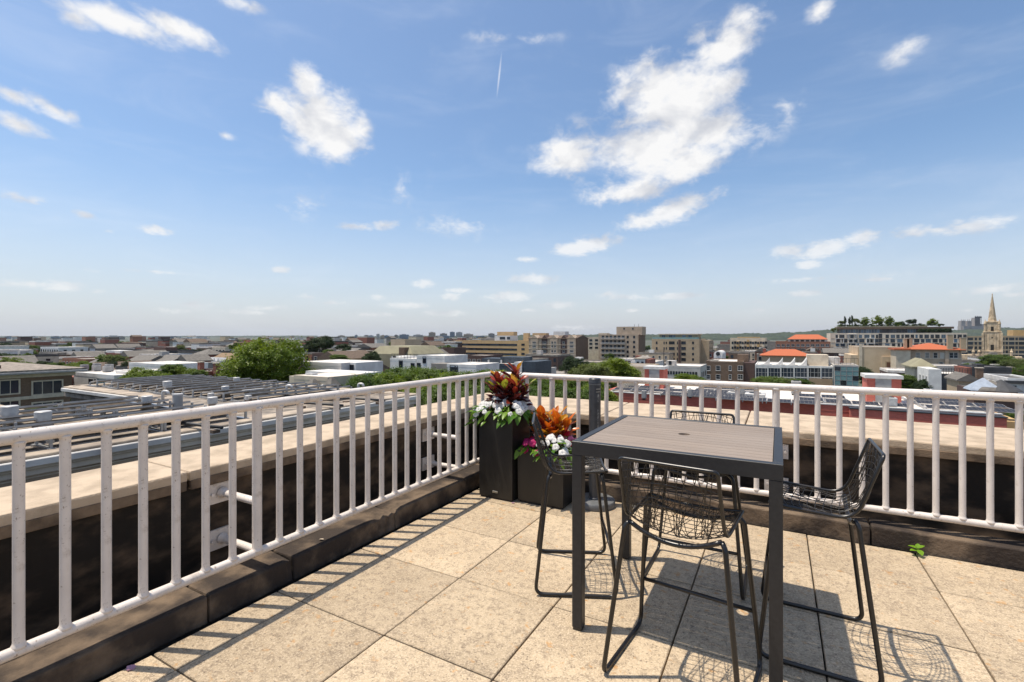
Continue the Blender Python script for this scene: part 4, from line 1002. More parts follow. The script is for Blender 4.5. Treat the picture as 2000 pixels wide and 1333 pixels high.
for (x, y, w_, h_, lb) in ((1216,762,.9,1.1,'beige box air handler near the left end of the white roof'),(1233,758,1.0,1.0,'small tan air unit by the solar arrays'),(1432,776,.8,.5,'flat white duct box on the white roof'),(1475,778,1.6,.45,'long white duct box on the white roof'),(1555,772,.8,1.3,'dark rooftop unit right of the railing post'),
        (1740,797,.7,.8,'pale green condenser below the large penthouse'),(1812,783,.5,1.0,'small vent stack beside the right solar array'),(1258,781,.35,.8,'thin dark vent pipe before the small penthouse'),(1348,778,.35,.8,'thin dark vent pipe amid the dense solar array'),(1450,775,.35,.8,'thin dark vent pipe left of the railing post')):
    p = on_red(x, y); t = thing('rooftop_unit', lb, 'roof unit', (p[0], p[1], RZ+.05)); dk = 'dark' in lb
    b = MB(); b.box(-w_/2,w_/2,-w_/2,w_/2,.12,h_); b.build('casing', M_trimg if dk else (M_trimc if 'tan' in lb or 'beige' in lb else M_vent), t, bevel=.03)
    b = MB(); b.box(-w_/2+.05,w_/2-.05,-w_/2+.05,w_/2-.05,0,.13); b.build('stand', M_trimd, t)
    b = MB(); b.lathe([(w_*.3,h_),(w_*.3,h_+.04),(w_*.26,h_+.05)], 14); b.build('grille', M_trimd, t)
b = MB(); p = on_red(1291, 757)
b.lathe([(.05,0),(.035,4.2)], 8); o = b.build('mast', M_trimd); o.location = (p[0]+.4, p[1]-.5, RZ+.05); tag(o, 'thin dark mast standing beside the small red penthouse', 'mast')

# ---------------------------------------------------------------- buildings that stand out, right half
A = 298.0
B = bp('office_building', 'long tan four-storey office block with dark ribbon windows', A, 890, 1033, 667, 30, 'tan', 'roofgrey', par=.5)
xa, xb = pxx(900, A), pxx(1010, A); n = 22
for yy in (673.6, 682.4, 691.6, 700.5):
    for i in range(n): B.win('f', xa+(xb-xa)*(i+.5)/n, pxz(955, yy, A), (xb-xa)/n-.05, 1.45, 'bare')
    for x in (894.5, 1021.5): B.win('f', pxx(x, A), pxz(x, yy, A), 2.2 if x < 950 else 2.6, 1.5, 'bare')
B.grid('r', 4, 4, 1.6, 1.4, 2.4, 3.2, 'bare')
roof_box(B, 966, 996, 656, WALL['white'], 4, 12); roof_box(B, 971, 1003, 648.5, WALL['tan'], 20, 6, 'plant_room'); roof_box(B, 1022, 1032, 651, WALL['tan'], 12, 3, 'plant_room'); roof_box(B, 940, 966, 661, WALL['grey'], 10, 6, 'plant_room')
B.win('f', pxx(976, A), pxz(976, 661, A), 4.5, 1.9, 'bare', out=-3.9); B.win('f', pxx(988, A), pxz(988, 661, A), 2.6, 1.9, 'bare', out=-3.9)
A = 271.0
B = bp('gabled_apartments', 'brown brick apartment block with a row of pointed gables', A, 1033, 1125, 662, 20, 'concrete', None)
for i, x in enumerate((1044, 1063.5, 1082, 1101, 1117)):
    w_ = 2.6 if i % 2 == 0 else 2.0; cx_ = pxx(x, A); z0 = B.zt; o = B.o; g = MB(); pr_ = .55 if i % 2 == 0 else .1
    g.add([(cx_-w_-o.x, A-pr_-o.y, GZ-o.z),(cx_+w_-o.x, A-pr_-o.y, GZ-o.z),(cx_+w_-o.x, A-pr_-o.y, z0-o.z),(cx_-o.x, A-pr_-o.y, z0+2.3-o.z),(cx_-w_-o.x, A-pr_-o.y, z0-o.z),
           (cx_-w_-o.x, A-o.y+6, GZ-o.z),(cx_+w_-o.x, A-o.y+6, GZ-o.z),(cx_+w_-o.x, A-o.y+6, z0-o.z),(cx_-o.x, A-o.y+6, z0+2.3-o.z),(cx_-w_-o.x, A-o.y+6, z0-o.z)],
          [(0,1,2,3,4),(1,6,7,2),(2,7,8,3),(3,8,9,4),(4,9,5,0)]); g.build('gable', WALL['concrete'] if i % 2 == 0 else WALL['brick_dark'], B.t)
    for yy in (669.5, 677, 686.6, 696.6, 706.2):
        if i == 2:
            for dx in (-.95, .95): B.win('f', cx_+dx, pxz(x, yy, A), 1.3, 1.5, 'sash', out=pr_)
        else: B.win('f', cx_, pxz(x, yy, A), 2.5 if i != 3 else 1.5, 1.45, 'sash', out=pr_)
for yy in (674, 682, 692, 701): B.box('string_course', B.X0-.02, B.X1+.04, A-.62, A+1, pxz(1080, yy, A)-.12, pxz(1080, yy, A)+.12, M_trimc)
B.hip(2.2, .6, 'brownroof', gable=True); B.box('side_wall', B.X1+.02, B.X1+.4, A-.2, A+20, GZ, B.zt+.6, WALL['brick_brown'])
roof_box(B, 1081, 1104, 648, WALL['white'], 9, 6); roof_box(B, 1040, 1066, 651, WALL['tan'], 12, 5, 'plant_room')
A = 315.0
B = bp('apartment_block', 'small cream apartment block between the gabled block and balcony tower', A, 1146, 1172, 660, 15, 'cream', 'roofgrey')
for yy in (665, 672, 679.5):
    for x in (1154, 1165): B.win('f', pxx(x, A), pxz(x, yy, A), 2.2, 1.4, 'bare')
A = 295.0
B = bp('balcony_tower', 'concrete apartment tower with rows of white balconies and rooftop plant block', A, 1169, 1247, 655, 16, 'concrete', 'roofgrey', par=.4)
B.box('side_wall', B.X1+.02, B.X1+.35, A-.1, A+16, GZ, B.zt+.2, WALL['brick_brown'])
xa, xb = pxx(1174, A), pxx(1221, A); n = 6; gr = .16
for yy in (662.4, 672, 681.4, 690.8, 700):
    zz = pxz(1200, yy, A)
    for i in range(n):
        c = xa+(xb-xa)*(i+.5)/n; w_ = (xb-xa)/n
        bal = B.box('balcony', c-w_/2+.06, c+w_/2-.06, A-1.3, A-.02, zz-.25, zz-.05, WALL['lightgrey'])
        b = MB(); o = B.o
        for k in range(9): q = c-w_/2+.1+(w_-.2)*k/8; b.box(q-.05-o.x, q+.05-o.x, A-1.28-o.y, A-1.22-o.y, zz-.05-o.z, zz+.9-o.z)
        b.box(c-w_/2+.06-o.x, c+w_/2-.06-o.x, A-1.3-o.y, A-1.2-o.y, zz+.88-o.z, zz+.98-o.z); b.build('balustrade', M_trim, bal)
        B.win('f', c, zz+1.25, w_*.72, 2.0, 'bare')
    for x in (1226, 1238.5): B.win('f', pxx(x, A), zz+1.2, 1.3, 1.6, 'bare')
    if yy < 665: continue
roof_box(B, 1204, 1254, 638.5, WALL['concrete'], 3, 10); roof_box(B, 1169, 1185, 651, WALL['cream'], 4, 6, 'plant_room')
for x in (1219, 1236): B.win('f', pxx(x, A+3), pxz(x, 642.5, A+3), .9, 1.1, 'bare', out=-2.95)
b = MB(); o = B.o
for x in (1239, 1247): q = pxx(x, A+5)-o.x; b.box(q-.08, q+.08, 5-8, 5.2-8, pxz(x,638.5,A+3)-o.z, pxz(x,633.5,A+3)-o.z)
b.build('antenna', M_trimd, B.t)
A = 272.0
B = bp('apartment_tower', 'sandy brown apartment tower with top-floor terrace and scattered windows', A, 1273, 1366, 664, 26, 'brick_tan', 'roofgrey', par=.4)
B.box('side_wall', B.X1+.02, B.X1+4.2, A+6, A+24, GZ, B.zt-.3, WALL['brick_tan'])
for yy in (670, 681, 692, 702.5, 713):
    for (x, w_, h_) in ((1282.5, .9, 1.5),(1297, .6, 1.3),(1301.5,.6,1.3),(1312, 3.0, 1.6),(1323,.5,1.6),(1335,2.3,1.6),(1353.5,1.0,1.3)):
        B.win('f', pxx(x, A), pxz(x, yy, A), w_, h_, 'bare' if w_ < 2 else 'dark')
    for k in range(4): B.win('r', A+8+k*4.2, pxz(1366, yy, A), 1.8, 1.5, 'bare', out=4.2)
B.box('recess_shade', pxx(1325,A), pxx(1329.5,A), A-.25, A-.01, GZ, B.zt-.02, WALL['brick_dark'])  # dark strip proud of the wall, its colour standing for recess shade
ph = roof_box(B, 1288, 1362, 654, WALL['olive'], 2.2, 14); B.box('penthouse_roof', pxx(1287,A+2.2)-.3, pxx(1363,A+2.2)+.3, A+1.7, A+16.6, pxz(1325,654,A+2.2), pxz(1325,652.4,A+2.2), WALL['cream'])
for x in (1296, 1310, 1316, 1336, 1348): B.win('f', pxx(x, A+2.2), pxz(x, 658.5, A+2.2), 1.8, 2.0, 'blue', out=-2.15)
b = MB(); o = B.o; b.box(B.X0+.3-o.x, B.X1-.3-o.x, A+.35-o.y, A+.40-o.y, B.zt+.42-o.z, B.zt+1.3-o.z); b.build('glass_guard', M_gt, B.t)
A = 330.0
B = bp('apartment_block', 'yellow and cream stepped apartment block in the middle distance', A, 1426, 1497, 662, 20, 'cream', 'roofgrey')
for k in range(7):
    x = 1431+k*10; B.box('bay', pxx(x-2,A), pxx(x+2.4,A), A-1.2, A-.02, GZ, B.zt-.8-(k%3)*.8, WALL['yellow'] if k%2 else WALL['cream'])
    for r_ in range(4): B.win('f', pxx(x, A), B.zt-2.6-r_*3.1, 1.1, 1.5, 'bare', out=1.2); B.win('f', pxx(x+5, A), B.zt-2.4-r_*3.1, 1.3, 1.5, 'bare')
roof_box(B, 1440, 1484, 658.5, WALL['yellow'], 4, 8)
A = 186.0
B = bp('brick_apartments', 'red brown brick apartment house with white sash windows right of centre', A, 1379, 1452, 708, 22, 'brick_brown', 'roofwhite', par=.35)
B.box('side_wing', B.X1-.02, B.X1+3.4, A+1.2, A+21, GZ, B.zt-.05, WALL['brick_dark']); B.box('stair_tower', pxx(1440,A+6), pxx(1462,A+6), A+6, A+11, B.zt, pxz(1450,693,A+6), WALL['brick_brown'])
for yy in (719.5, 736.5, 753.5):
    for (x, w_) in ((1383, 1.5),(1402.5,1.5),(1426,.9),(1446,1.7)): B.win('f', pxx(x, A), pxz(x, yy, A), w_, 1.75, 'white')
roof_box(B, 1382, 1402, 704, WALL['slate'], 8, 6, 'plant_room')
A = 174.0
B = bp('school_building', 'white modern building with curved sawtooth roof lights and wide windows', A, 1475, 1628, 716, 20, 'white', 'roofwhite', par=.3)
for i, x in enumerate((1488, 1512, 1537.5, 1563.5, 1590.5, 1615)):
    B.win('f', pxx(x, A), pxz(x, 728, A), 3.9 if i < 5 else 3.0, 3.0, 'white' if i % 2 else 'sash'); B.win('f', pxx(x, A), pxz(x, 746, A), 3.9 if i < 5 else 3.0, 2.4, 'sash')
    B.box('pier', pxx(x-13.2,A), pxx(x-11.2,A), A-.25, A-.01, GZ, B.zt-.2, M_trim)
for x in (1490, 1516, 1540, 1563):                          # curved north-light hoods
    xl, xr = pxx(x-5, A+3), pxx(x+13, A+3); o = B.o; b = MB(); zb, ztp = B.zt+.2, pxz(x, 699.5, A+3); n = 8; prof = []
    for i in range(n+1): q = i/n; prof.append((xl+(xr-xl)*q, zb+(ztp-zb)*q**2.2))
    prof.append((xr, zb)); m_ = len(prof)
    b.add([(px_-o.x, A+2.5-o.y, pz_-o.z) for px_, pz_ in prof]+[(px_-o.x, A+9-o.y, pz_-o.z) for px_, pz_ in prof], [tuple(range(m_))[::-1], tuple(range(m_, 2*m_))]+[(i,(i+1)%m_,m_+(i+1)%m_,m_+i) for i in range(m_)])
    b.build('roof_light', M_trim, B.t)
roof_box(B, 1577, 1618, 693.5, WALL['cream'], 6, 8); roof_box(B, 1616, 1640, 698, WALL['roofwhite'], 8, 6, 'plant_room')
B.box('base_wall', pxx(1580,A), pxx(1626,A), A-.4, A-.02, GZ, pxz(1600,740,A), WALL['brick_buff'])
A = 172.0
B = bp('glass_building', 'pale green glass block beside the white modern building', A, 1630, 1677, 715, 14, 'lightgrey', 'roofgrey', par=.2)
for j in range(6):
    for i in range(4):
        xa, xb = pxx(1630,A), pxx(1677,A); w_ = (xb-xa)/4; B.win('f', xa+(i+.5)*w_, B.zt-.8-j*1.42, w_-.06, 1.36, 'teal' if (i+j*2) % 7 else 'bare')
B.grid('l', 4, 5, 2.6, 1.36, .8, 1.42, 'teal', .03)
b = MB(); o = B.o
for i in range(7): q = B.X0+(B.X1-B.X0)*i/6; b.box(q-.03-o.x, q+.03-o.x, A+.5-o.y, A+.56-o.y, B.zt-o.z, B.zt+2.2-o.z)
b.box(B.X0-o.x, B.X1-o.x, A+.5-o.y, A+.56-o.y, B.zt+2.15-o.z, B.zt+2.25-o.z); b.build('roof_frame', M_trimd, B.t)
A = 235.0
B = bp('tiled_hall', 'low hall with broad orange tile roof behind the white modern building', A, 1488, 1582, 696, 16, 'brick_tan', None); B.hip(2.8, .9, 'tile', ridge=6); B.chimney(pxx(1487,A)+1, A+8, 1.2, 1.2, 3.0, 'brick_red')
A = 375.0
B = bp('brick_school', 'red brick five-storey block with orange hipped roof in the distance', A, 1515, 1622, 669, 24, 'brick_orange', 'roofgrey')
for yy in (675, 683.5, 692):
    for k in range(11): x = 1520+k*9.6; B.win('f', pxx(x, A), pxz(x, yy, A), 2.0, 1.8, 'sash')
ph = B.box('upper_storey', pxx(1540,A+4), pxx(1616,A+4), A+4, A+20, B.zt, pxz(1580,663,A+4), WALL['lightgrey'])
for k in range(7): x = 1547+k*10; B.win('f', pxx(x, A+4), pxz(x, 666.2, A+4), 2.0, 1.5, 'bare', out=-3.95)
b = MB(); o = B.o; x0,x1,z_ = pxx(1538,A+3)-o.x, pxx(1618,A+3)-o.x, pxz(1580,663,A+4)-o.z; y0, y1 = A+3-o.y, A+21-o.y; h_ = 3.2
b.add([(x0,y0,z_),(x1,y0,z_),(x1,y1,z_),(x0,y1,z_),(x0+5,(y0+y1)/2,z_+h_),(x1-5,(y0+y1)/2,z_+h_)], [(3,2,1,0),(0,1,5,4),(2,3,4,5),(3,0,4),(1,2,5)]); b.build('roof', WALL['tile'], B.t)
# apartments with the roof garden
A = 400.0
B = bp('garden_roof_apartments', 'large pale modern apartment block with planted roof garden and glazed top floor', A, 1622, 1889, 652, 30, 'pale', 'roofgrey', par=.4, trim=WALL['pale'])
rr = random.Random(31)
for r_, yy in enumerate((657.5, 666, 674.5, 683, 691.5, 700)):
    x = 1632.0
    while x < 1884:
        wpx = rr.choice((4.5, 6.5, 8.5, 10)); 
        if not 1714 < x+wpx/2 < 1724: B.win('f', pxx(x+wpx/2, A), pxz(x, yy, A), (pxx(x+wpx, A)-pxx(x, A)), 2.3, rr.choice(('dark','bare','dark','dark','blue')))
        x += wpx+rr.choice((2.6, 3.4, 4.6))
for yy in (661.6, 670.2, 678.6, 687.2, 695.6): B.box('floor_band', B.X0+.3, B.X1-.3, A-.12, A-.01, pxz(1750,yy,A)-.12, pxz(1750,yy,A)+.12, WALL['concrete'])
B.box('recess_shade', pxx(1716,A), pxx(1723,A), A-.06, A-.003, GZ, B.zt, WALL['dark'])  # thin dark strip on the facade, painted as the shade of a recess
for (xc, y_) in ((1640,666),(1664,658),(1664,675),(1636,684),(1662,692),(1700,666)):       # framed boxes on the corner wing
    c = pxx(xc, A); z_ = pxz(xc, y_, A)
    b = MB(); o = B.o
    for (x0,x1,z0,z1) in ((-2.4,2.4,1.5,1.85),(-2.4,2.4,-1.85,-1.5),(-2.4,-2.05,-1.5,1.5),(2.05,2.4,-1.5,1.5)): b.box(c+x0-o.x, c+x1-o.x, A-.7-o.y, A-.005-o.y, z_+z0-o.z, z_+z1-o.z)
    b.build('window_box', WALL['white'], B.t)
ph0, ph1 = pxx(1641,A+5), pxx(1858,A+5); zt_ = pxz(1750,643,A+5)
B.box('penthouse', ph0, ph1, A+5, A+26, B.zt, zt_, WALL['dark'])
n = 40
for i in range(n):
    c = ph0+(ph1-ph0)*(i+.5)/n
    if i in (16,17,18,28,29): continue
    B.win('f', c, (B.zt+zt_)/2+.1, (ph1-ph0)/n-.1, zt_-B.zt-.4, 'blue' if i < 15 or i > 24 else 'dark', 'glass_panel', out=-4.98)
B.box('roof_slab', ph0-2, ph1+1, A+3.5, A+27, zt_, zt_+1.3, WALL['brownroof']); B.box('planter_bed', ph0-1.5, ph1-12, A+4.2, A+26, zt_+1.3, zt_+2.0, WALL['olive'])
GARDEN_Z, GARDEN_Y = zt_+1.9, A+9
A = 235.0
B = bp('blank_wall_hall', 'blank beige hall with one tall recessed bronze door', A, 1676, 1760, 679, 30, 'beige', 'roofgrey', par=.2)
B.box('low_wing', pxx(1662,A)-.0, B.X0-.02, A+.4, A+24, GZ, pxz(1670,694,A), WALL['beige'])
B.box('door_surround', pxx(1722,A), pxx(1757,A), A-.5, A-.01, GZ, pxz(1740,697,A), WALL['beige'])
B.box('door_frame', pxx(1728.5,A), pxx(1746,A), A-.62, A-.51, GZ, pxz(1737,706,A), WALL['brick_tan']); B.box('door', pxx(1731,A), pxx(1744,A), A-.68, A-.625, GZ, pxz(1737,708,A), mat('bronze_door', (.22,.10,.055), (.14,.065,.04), .5, scale=.6))
B.box('pier', pxx(1678,A), pxx(1684,A), A-.3, A-.01, GZ, pxz(1680,672,A), WALL['cream'])
A = 225.0
B = bp('mansion', 'grey stucco mansion with orange tile hipped roof and tall chimneys', A, 1776, 1878, 684, 16, 'concrete', None)
B.hip(2.4, 1.1, 'tile', ridge=3.6)
for (x, kd) in ((1793,'blind'),(1811,'blind'),(1827,'sash'),(1841,'blind'),(1858.5,'sash'),(1866.5,'sash')): B.win('f', pxx(x,A), pxz(x,694.5,A), 1.25, 2.0, kd)
for x in (1792, 1799, 1838): B.win('f', pxx(x,A), pxz(x,710,A), 1.2, .9, 'sash')
B.box('string_course', B.X0-.02, B.X1+.02, A-.15, A-.005, pxz(1820,700.5,A)-.15, pxz(1820,700.5,A)+.15, M_trimc)
B.box('wing', B.X0-4.2, B.X0-.02, A-2, A+8, GZ, B.zt-.1, WALL['cream'])
B.box('wing_roof', B.X0-4.9, B.X0-.01, A-2.6, A+8.6, B.zt-.1, B.zt+.5, WALL['tile'])
for (x, h_) in ((1770,4.0),(1776,4.2),(1848,5.4),(1873,4.4)): B.chimney(pxx(x,A+4), A+(4 if x < 1800 else -.2), 1.5, 1.3, h_, 'brick_tan')
B.box('chimney_breast', pxx(1845,A), pxx(1852,A), A-.7, A-.01, GZ, B.zt+.3, WALL['concrete'])
# church with stone spire
Dc = 235.0; cx_, cy_ = atD(1938, Dc)
ch = thing('church_tower', 'weathered pale stone church tower with tall octagonal spire', 'church', (cx_, cy_, GZ), -math.atan2(cx_, cy_))
ch.scale = (.72,.72,1)
def stage(nm, hw, y0, y1, parent=None, m='stone'):
    b = MB(); b.box(-hw,hw,-hw,hw,zat(y0,Dc)-GZ,zat(y1,Dc)-GZ); return b.build(nm, WALL[m], parent or ch, bevel=.12)
def zc(y): return zat(y, Dc)-GZ
stage('tower_base', 5.0, 735, 686); stage('tower_shaft', 4.35, 690, 648.5); stage('belfry', 3.5, 648, 629); stage('parapet_band', 4.6, 650, 647.5); stage('parapet_band', 3.8, 631, 628); stage('ledge', 5.2, 688, 685)
for sx in (-1,1):
    for sy in (-1,1):
        b = MB(); b.box(sx*4.5-.6,sx*4.5+.6,sy*4.5-.6,sy*4.5+.6,0,zc(651)); b.build('buttress', WALL['stone'], ch, bevel=.1)
        b = MB(); b.lathe([(.75,zc(648)),(.7,zc(634)),(.9,zc(633.5)),(.75,zc(632)),(.0,zc(624))], 8, (sx*3.4,sy*3.4,0), caps=False); b.build('pinnacle', WALL['stone'], ch)
b = MB(); pf = []; yy = 629.0
for k in range(9):
    q = k/9; r_ = 2.35*(1-q)+.16*q; r2_ = 2.35*(1-q-.1)+.16*(q+.1); pf += [(r_, zc(629-54*q)), (r2_+.02, zc(629-54*(q+.1))), (r2_+.09, zc(629-54*(q+.103))), (r2_+.09, zc(629-54*(q+.108)))]
pf += [(.14, zc(577)), (.35, zc(576)), (.3, zc(574.5)), (0.02, zc(573.5))]
b.lathe(pf, 8, ph=R(22.5)); b.build('spire', WALL['stone'], ch)
M_shade = mat('painted_shade', (.02,.018,.015), rough=.9)  # dark panels on the stone, the shade of openings put into their colour
for s in range(4):
    for (yc_, hh, ww, off) in ((643, 9, 1.4, 3.5),(660,2.2,.9,4.35),(679,11,1.6,4.35)):
        zm = zc(yc_); h_ = hh/FPX*Dc; b = MB(); b.box(-ww/2, ww/2, -off-.06, -off+.02, zm-h_/2, zm+h_/2); o = b.build('opening_shade', M_shade, ch); o.rotation_euler = (0,0,s*math.pi/2)
    for k in (-3.1, -1.55, 1.55, 3.1):
        b = MB(); b.box(k-.25, k+.25, -4.62, -4.34, 0, zc(652)); o = b.build('pilaster', WALL['stone'], ch); o.rotation_euler = (0,0,s*math.pi/2)
b = MB(); b.box(-16,-5.2,-4,6,0,zc(694)); b.build('nave', WALL['stone'], ch, bevel=.15); b = MB(); b.box(5.2,14,-4,6,0,zc(696)); b.build('chapel', WALL['stone'], ch, bevel=.15)
for k, (dx, yt_) in enumerate(((-9.2,678),(-6.3,684),(9.0,680))):
    b = MB(); b.lathe([(.8,zc(697)),(.7,zc(688)),(.95,zc(687.5)),(.5,zc(685)),(.05,zc(yt_))], 8, (dx,-4.2,0)); b.build('pinnacle', WALL['stone'], ch)
A = 400.0
for (x0, x1, yt_, lb) in ((1890, 1922, 658, 'tan brick apartment wing between garden block and church tower'), (1952, 2040, 657.5, 'tan brick apartment wing right of the church tower')):
    B = bp('apartment_wing', lb, A, x0, x1, yt_, 20, 'brick_tan', 'roofgrey', par=.4); n = int((x1-x0)/9)
    for yy in (662.5, 671, 679.5, 688, 696.5):
        for i in range(n): B.win('f', B.X0+(B.X1-B.X0)*(i+.5)/n, pxz((x0+x1)/2, yy, A), 2.4 if i % 2 == 0 else 1.1, 1.7, 'bare')
    for yy in (666.8, 692): B.box('string_course', B.X0, B.X1, A-.15, A-.005, pxz((x0+x1)/2,yy,A)-.2, pxz((x0+x1)/2,yy,A)+.2, M_trimc)
    if x0 > 1940: roof_box(B, 1979, 2010, 645, WALL['yellow'], 5, 9)
# cathedral on the far hill
Dq = 2700.0; cx_, cy_ = atD(1898, Dq); s_ = Dq/FPX
ct = thing('cathedral', 'distant grey cathedral with twin towers and a scaffolded central tower', 'cathedral', (cx_, cy_, GZ)); ct.rotation_euler = (0,0,TH)
WALL['far'] = mat('far_stone', (.36,.33,.31), (.28,.26,.25), .9, scale=.03)
def cbx(nm, x0, x1, yt_, yb=646, dp=10, m='far'):
    b = MB(); b.box((x0-1898)*s_, (x1-1898)*s_, -dp, dp, zat(yb,Dq)-GZ-14, zat(yt_,Dq)-GZ); return b.build(nm, WALL[m], ct)
cbx('nave', 1876, 1922, 637.5, dp=18); cbx('west_tower', 1874.5, 1882.5, 627); cbx('west_tower', 1886, 1894.5, 627.5); cbx('central_tower', 1900.5, 1911, 621); cbx('choir', 1910, 1922, 633.5)
for x in (1875, 1879, 1882, 1887, 1890, 1894): b = MB(); b.lathe([(2.2, zat(629,Dq)-GZ),(1.2,zat(625,Dq)-GZ),(.3,zat(623.8,Dq)-GZ)], 6, ((x-1898)*s_, -9, 0)); b.build('pinnacle', WALL['far'], ct)
b = MB()
for k in range(6): q = (1900+k*2.3-1898)*s_; b.box(q-.9, q+.9, -15, -13, 0, zat(617.5+(k%2),Dq)-GZ)
b.box((1899.5-1898)*s_, (1912.5-1898)*s_, -15.5, -12.9, zat(621.5,Dq)-GZ, zat(619,Dq)-GZ); b.build('scaffold', WALL['dark'], ct)
# row houses at the right edge
A = 128.0
B = bp('rowhouse', 'long dark grey sided house at the right behind the turrets', A, 1899, 1976, 720, 9, 'dark', 'roofdark', par=.25, cat='house')
roof_box(B, 1908, 1922, 712, WALL['dark'], 3, 3, 'plant_room'); B.box('side_wall', B.X0-.8, B.X0-.02, A+.3, A+8, GZ, B.zt, WALL['brick_red'])
A = 118.0
B = bp('rowhouse', 'grey house with roof deck left of the long dark house', A, 1838, 1896, 733, 9, 'dark', 'roofwhite', par=.2, cat='house')
B.box('front_wall', B.X0-1.9, B.X0-.02, A-.4, A+8, GZ, B.zt+1.0, WALL['white'])
for k in range(3): B.win('l', A+1+k*2.3, B.zt-1.2, .9, 1.6, 'sash', out=1.9); B.win('l', A+1+k*2.3, B.zt-4.2, .9, 1.6, 'sash', out=1.9)
b = MB(); o = B.o
for i in range(12): q = B.X0+(B.X1-B.X0)*i/11; b.box(q-.03-o.x, q+.03-o.x, A+.1-o.y, A+.16-o.y, B.zt-o.z, B.zt+1.25-o.z)
for z_ in (.6, .9, 1.22): b.box(B.X0-o.x, B.X1-o.x, A+.11-o.y, A+.15-o.y, B.zt+z_-o.z, B.zt+z_+.04-o.z)
b.build('deck_railing', M_trimd, B.t)
A = 140.0
B = bp('rowhouse', 'pale stuccoed house behind the roof deck', A, 1814, 1884, 717.5, 8, 'lightgrey', 'roofwhite', par=.3, cat='house'); B.box('side_wall', B.X0-1.2, B.X0-.02, A+.2, A+7, GZ, B.zt+.2, WALL['brick_red'])
A = 132.0
B = bp('pavilion', 'small cream pavilion with green hipped roof below the mansion', A, 1786, 1822, 719, 9, 'cream', None, cat='house'); B.hip(1.9, .6, 'olive')
for k in range(3): B.win('f', B.X0+1+k*1.7, B.zt-1.6, 1.0, 1.4, 'sash')
A = 96.0
B = bp('arched_house', 'tan brick house with arched windows and grey gabled roof', A, 1873, 1910, 746, 6, 'brick_tan', None, cat='house'); B.hip(1.15, .3, 'slate', gable=True)
for k in range(4):
    for zz in (1.6, 4.6): B.win('f', B.X0+.75+k*1.05, B.zt-zz, .6, 1.5, 'bare')
B.chimney(B.X0+2.6, A+1.2, .8, .6, 2.0, 'brick_brown')
A = 88.0
B = bp('turret_house', 'dark roofed house with pointed turrets behind the right top rail', A, 1906, 1966, 764, 8, 'brick_dark', 'roofdark', cat='house', par=0)
for (x, yt_, r_, m_, n_) in ((1921,738.5,1.9,None,4),(1936.5,743,2.0,'slate',4),(1956,742,1.7,'dark',14)):
    c = pxx(x,A+1)-B.o.x; zb = B.zt-B.o.z; b = MB(); b.lathe([(r_*1.25,zb),(r_*1.12,zb+.25),(.06,pxz(x,yt_,A+1)-B.o.z)], n_, (c, 1.2-4, 0), ph=R(45)); b.build('turret_roof', WALL[m_] if m_ else mat('turret_zinc', (.42,.47,.53), (.34,.38,.43), .35, .3, scale=2), B.t)
    b = MB(); b.lathe([(r_*.95,0),(r_*.95,zb)], n_, (c, 1.2-4, 0), ph=R(45)); b.build('turret', WALL['brick_dark'], B.t)
for k in range(5): B.win('f', B.X0+.8+k*1.25, B.zt-1.5, .8, 1.5, 'white')
A = 92.0
B = bp('white_rowhouse', 'white painted rowhouse with tall windows at the right edge', A, 1968, 2030, 743, 9, 'white', 'roofdark', cat='house', par=.25); B.box('cornice', B.X0-.25, B.X1+.2, A-.3, A+.3, B.zt-.5, B.zt-.1, WALL['dark'])
for k in range(5):
    for zz in (1.5, 4.4): B.win('f', B.X0+.7+k*1.15, B.zt-zz, .62, 1.7, 'white')
    B.win('l', A+1+k*1.5, B.zt-1.5, .6, 1.7, 'white')
# between the red building and the towers
A = 120.0
B = bp('garage', 'long blank beige flank wall behind the small red penthouse', A, 1207, 1264, 717, 14, 'beige', 'roofgrey', par=.15)
A = 150.0
B = bp('flat_block', 'low pale grey block with arcaded windows below the brown tower', A, 1300, 1368, 717, 14, 'lightgrey', 'roofwhite', par=.3)
for k in range(11): B.win('f', B.X0+.8+k*(B.X1-B.X0-1.2)/11, B.zt-1.9, .55, 1.0, 'bare')
roof_box(B, 1301, 1317, 705, WALL['lightgrey'], 2, 4); b_ = pxx(1309, A+2); B.win('f', b_, pxz(1309,709.5,A+2), .8, 1.2, 'dark', out=-1.95)
B.grid('r', 3, 3, 1.4, 1.6, 2.4, 2.8, 'dark')
A = 160.0
B = bp('white_house', 'small white gabled house with brick flank left of the brown tower', A, 1240, 1260, 702, 9, 'white', None, cat='house'); B.hip(.9, .3, 'roofgrey'); B.box('side_wall', B.X1+.02, B.X1+1.6, A, A+8, GZ, B.zt, WALL['brick_red'])
for k in range(2): B.win('f', B.X0+1+k*1.5, B.zt-1.4, .8, 1.2, 'dark')
A = 210.0
B = bp('domed_hall', 'white vaulted hall with a round window in the middle distance', A, 1394, 1411, 693, 14, 'white', None)
b = MB(); w_ = (B.X1-B.X0)/2; n = 12; o = B.o; z_ = B.zt-o.z; pts = [(w_*math.cos(math.pi*i/n), z_+w_*.9*math.sin(math.pi*i/n)) for i in range(n+1)]
b.add([(x,-7,z) for x, z in pts]+[(x,7,z) for x, z in pts], [tuple(range(n+1))]+[(i,n+1+i,n+2+i,i+1) for i in range(n)]); b.build('vault', WALL['white'], B.t)
b = MB(); b.tube([(0,-7.05,z_+.3),(0,-7.12,z_+.3)], w_*.5, 16); b.build('round_window', M_gd, B.t)
b = None
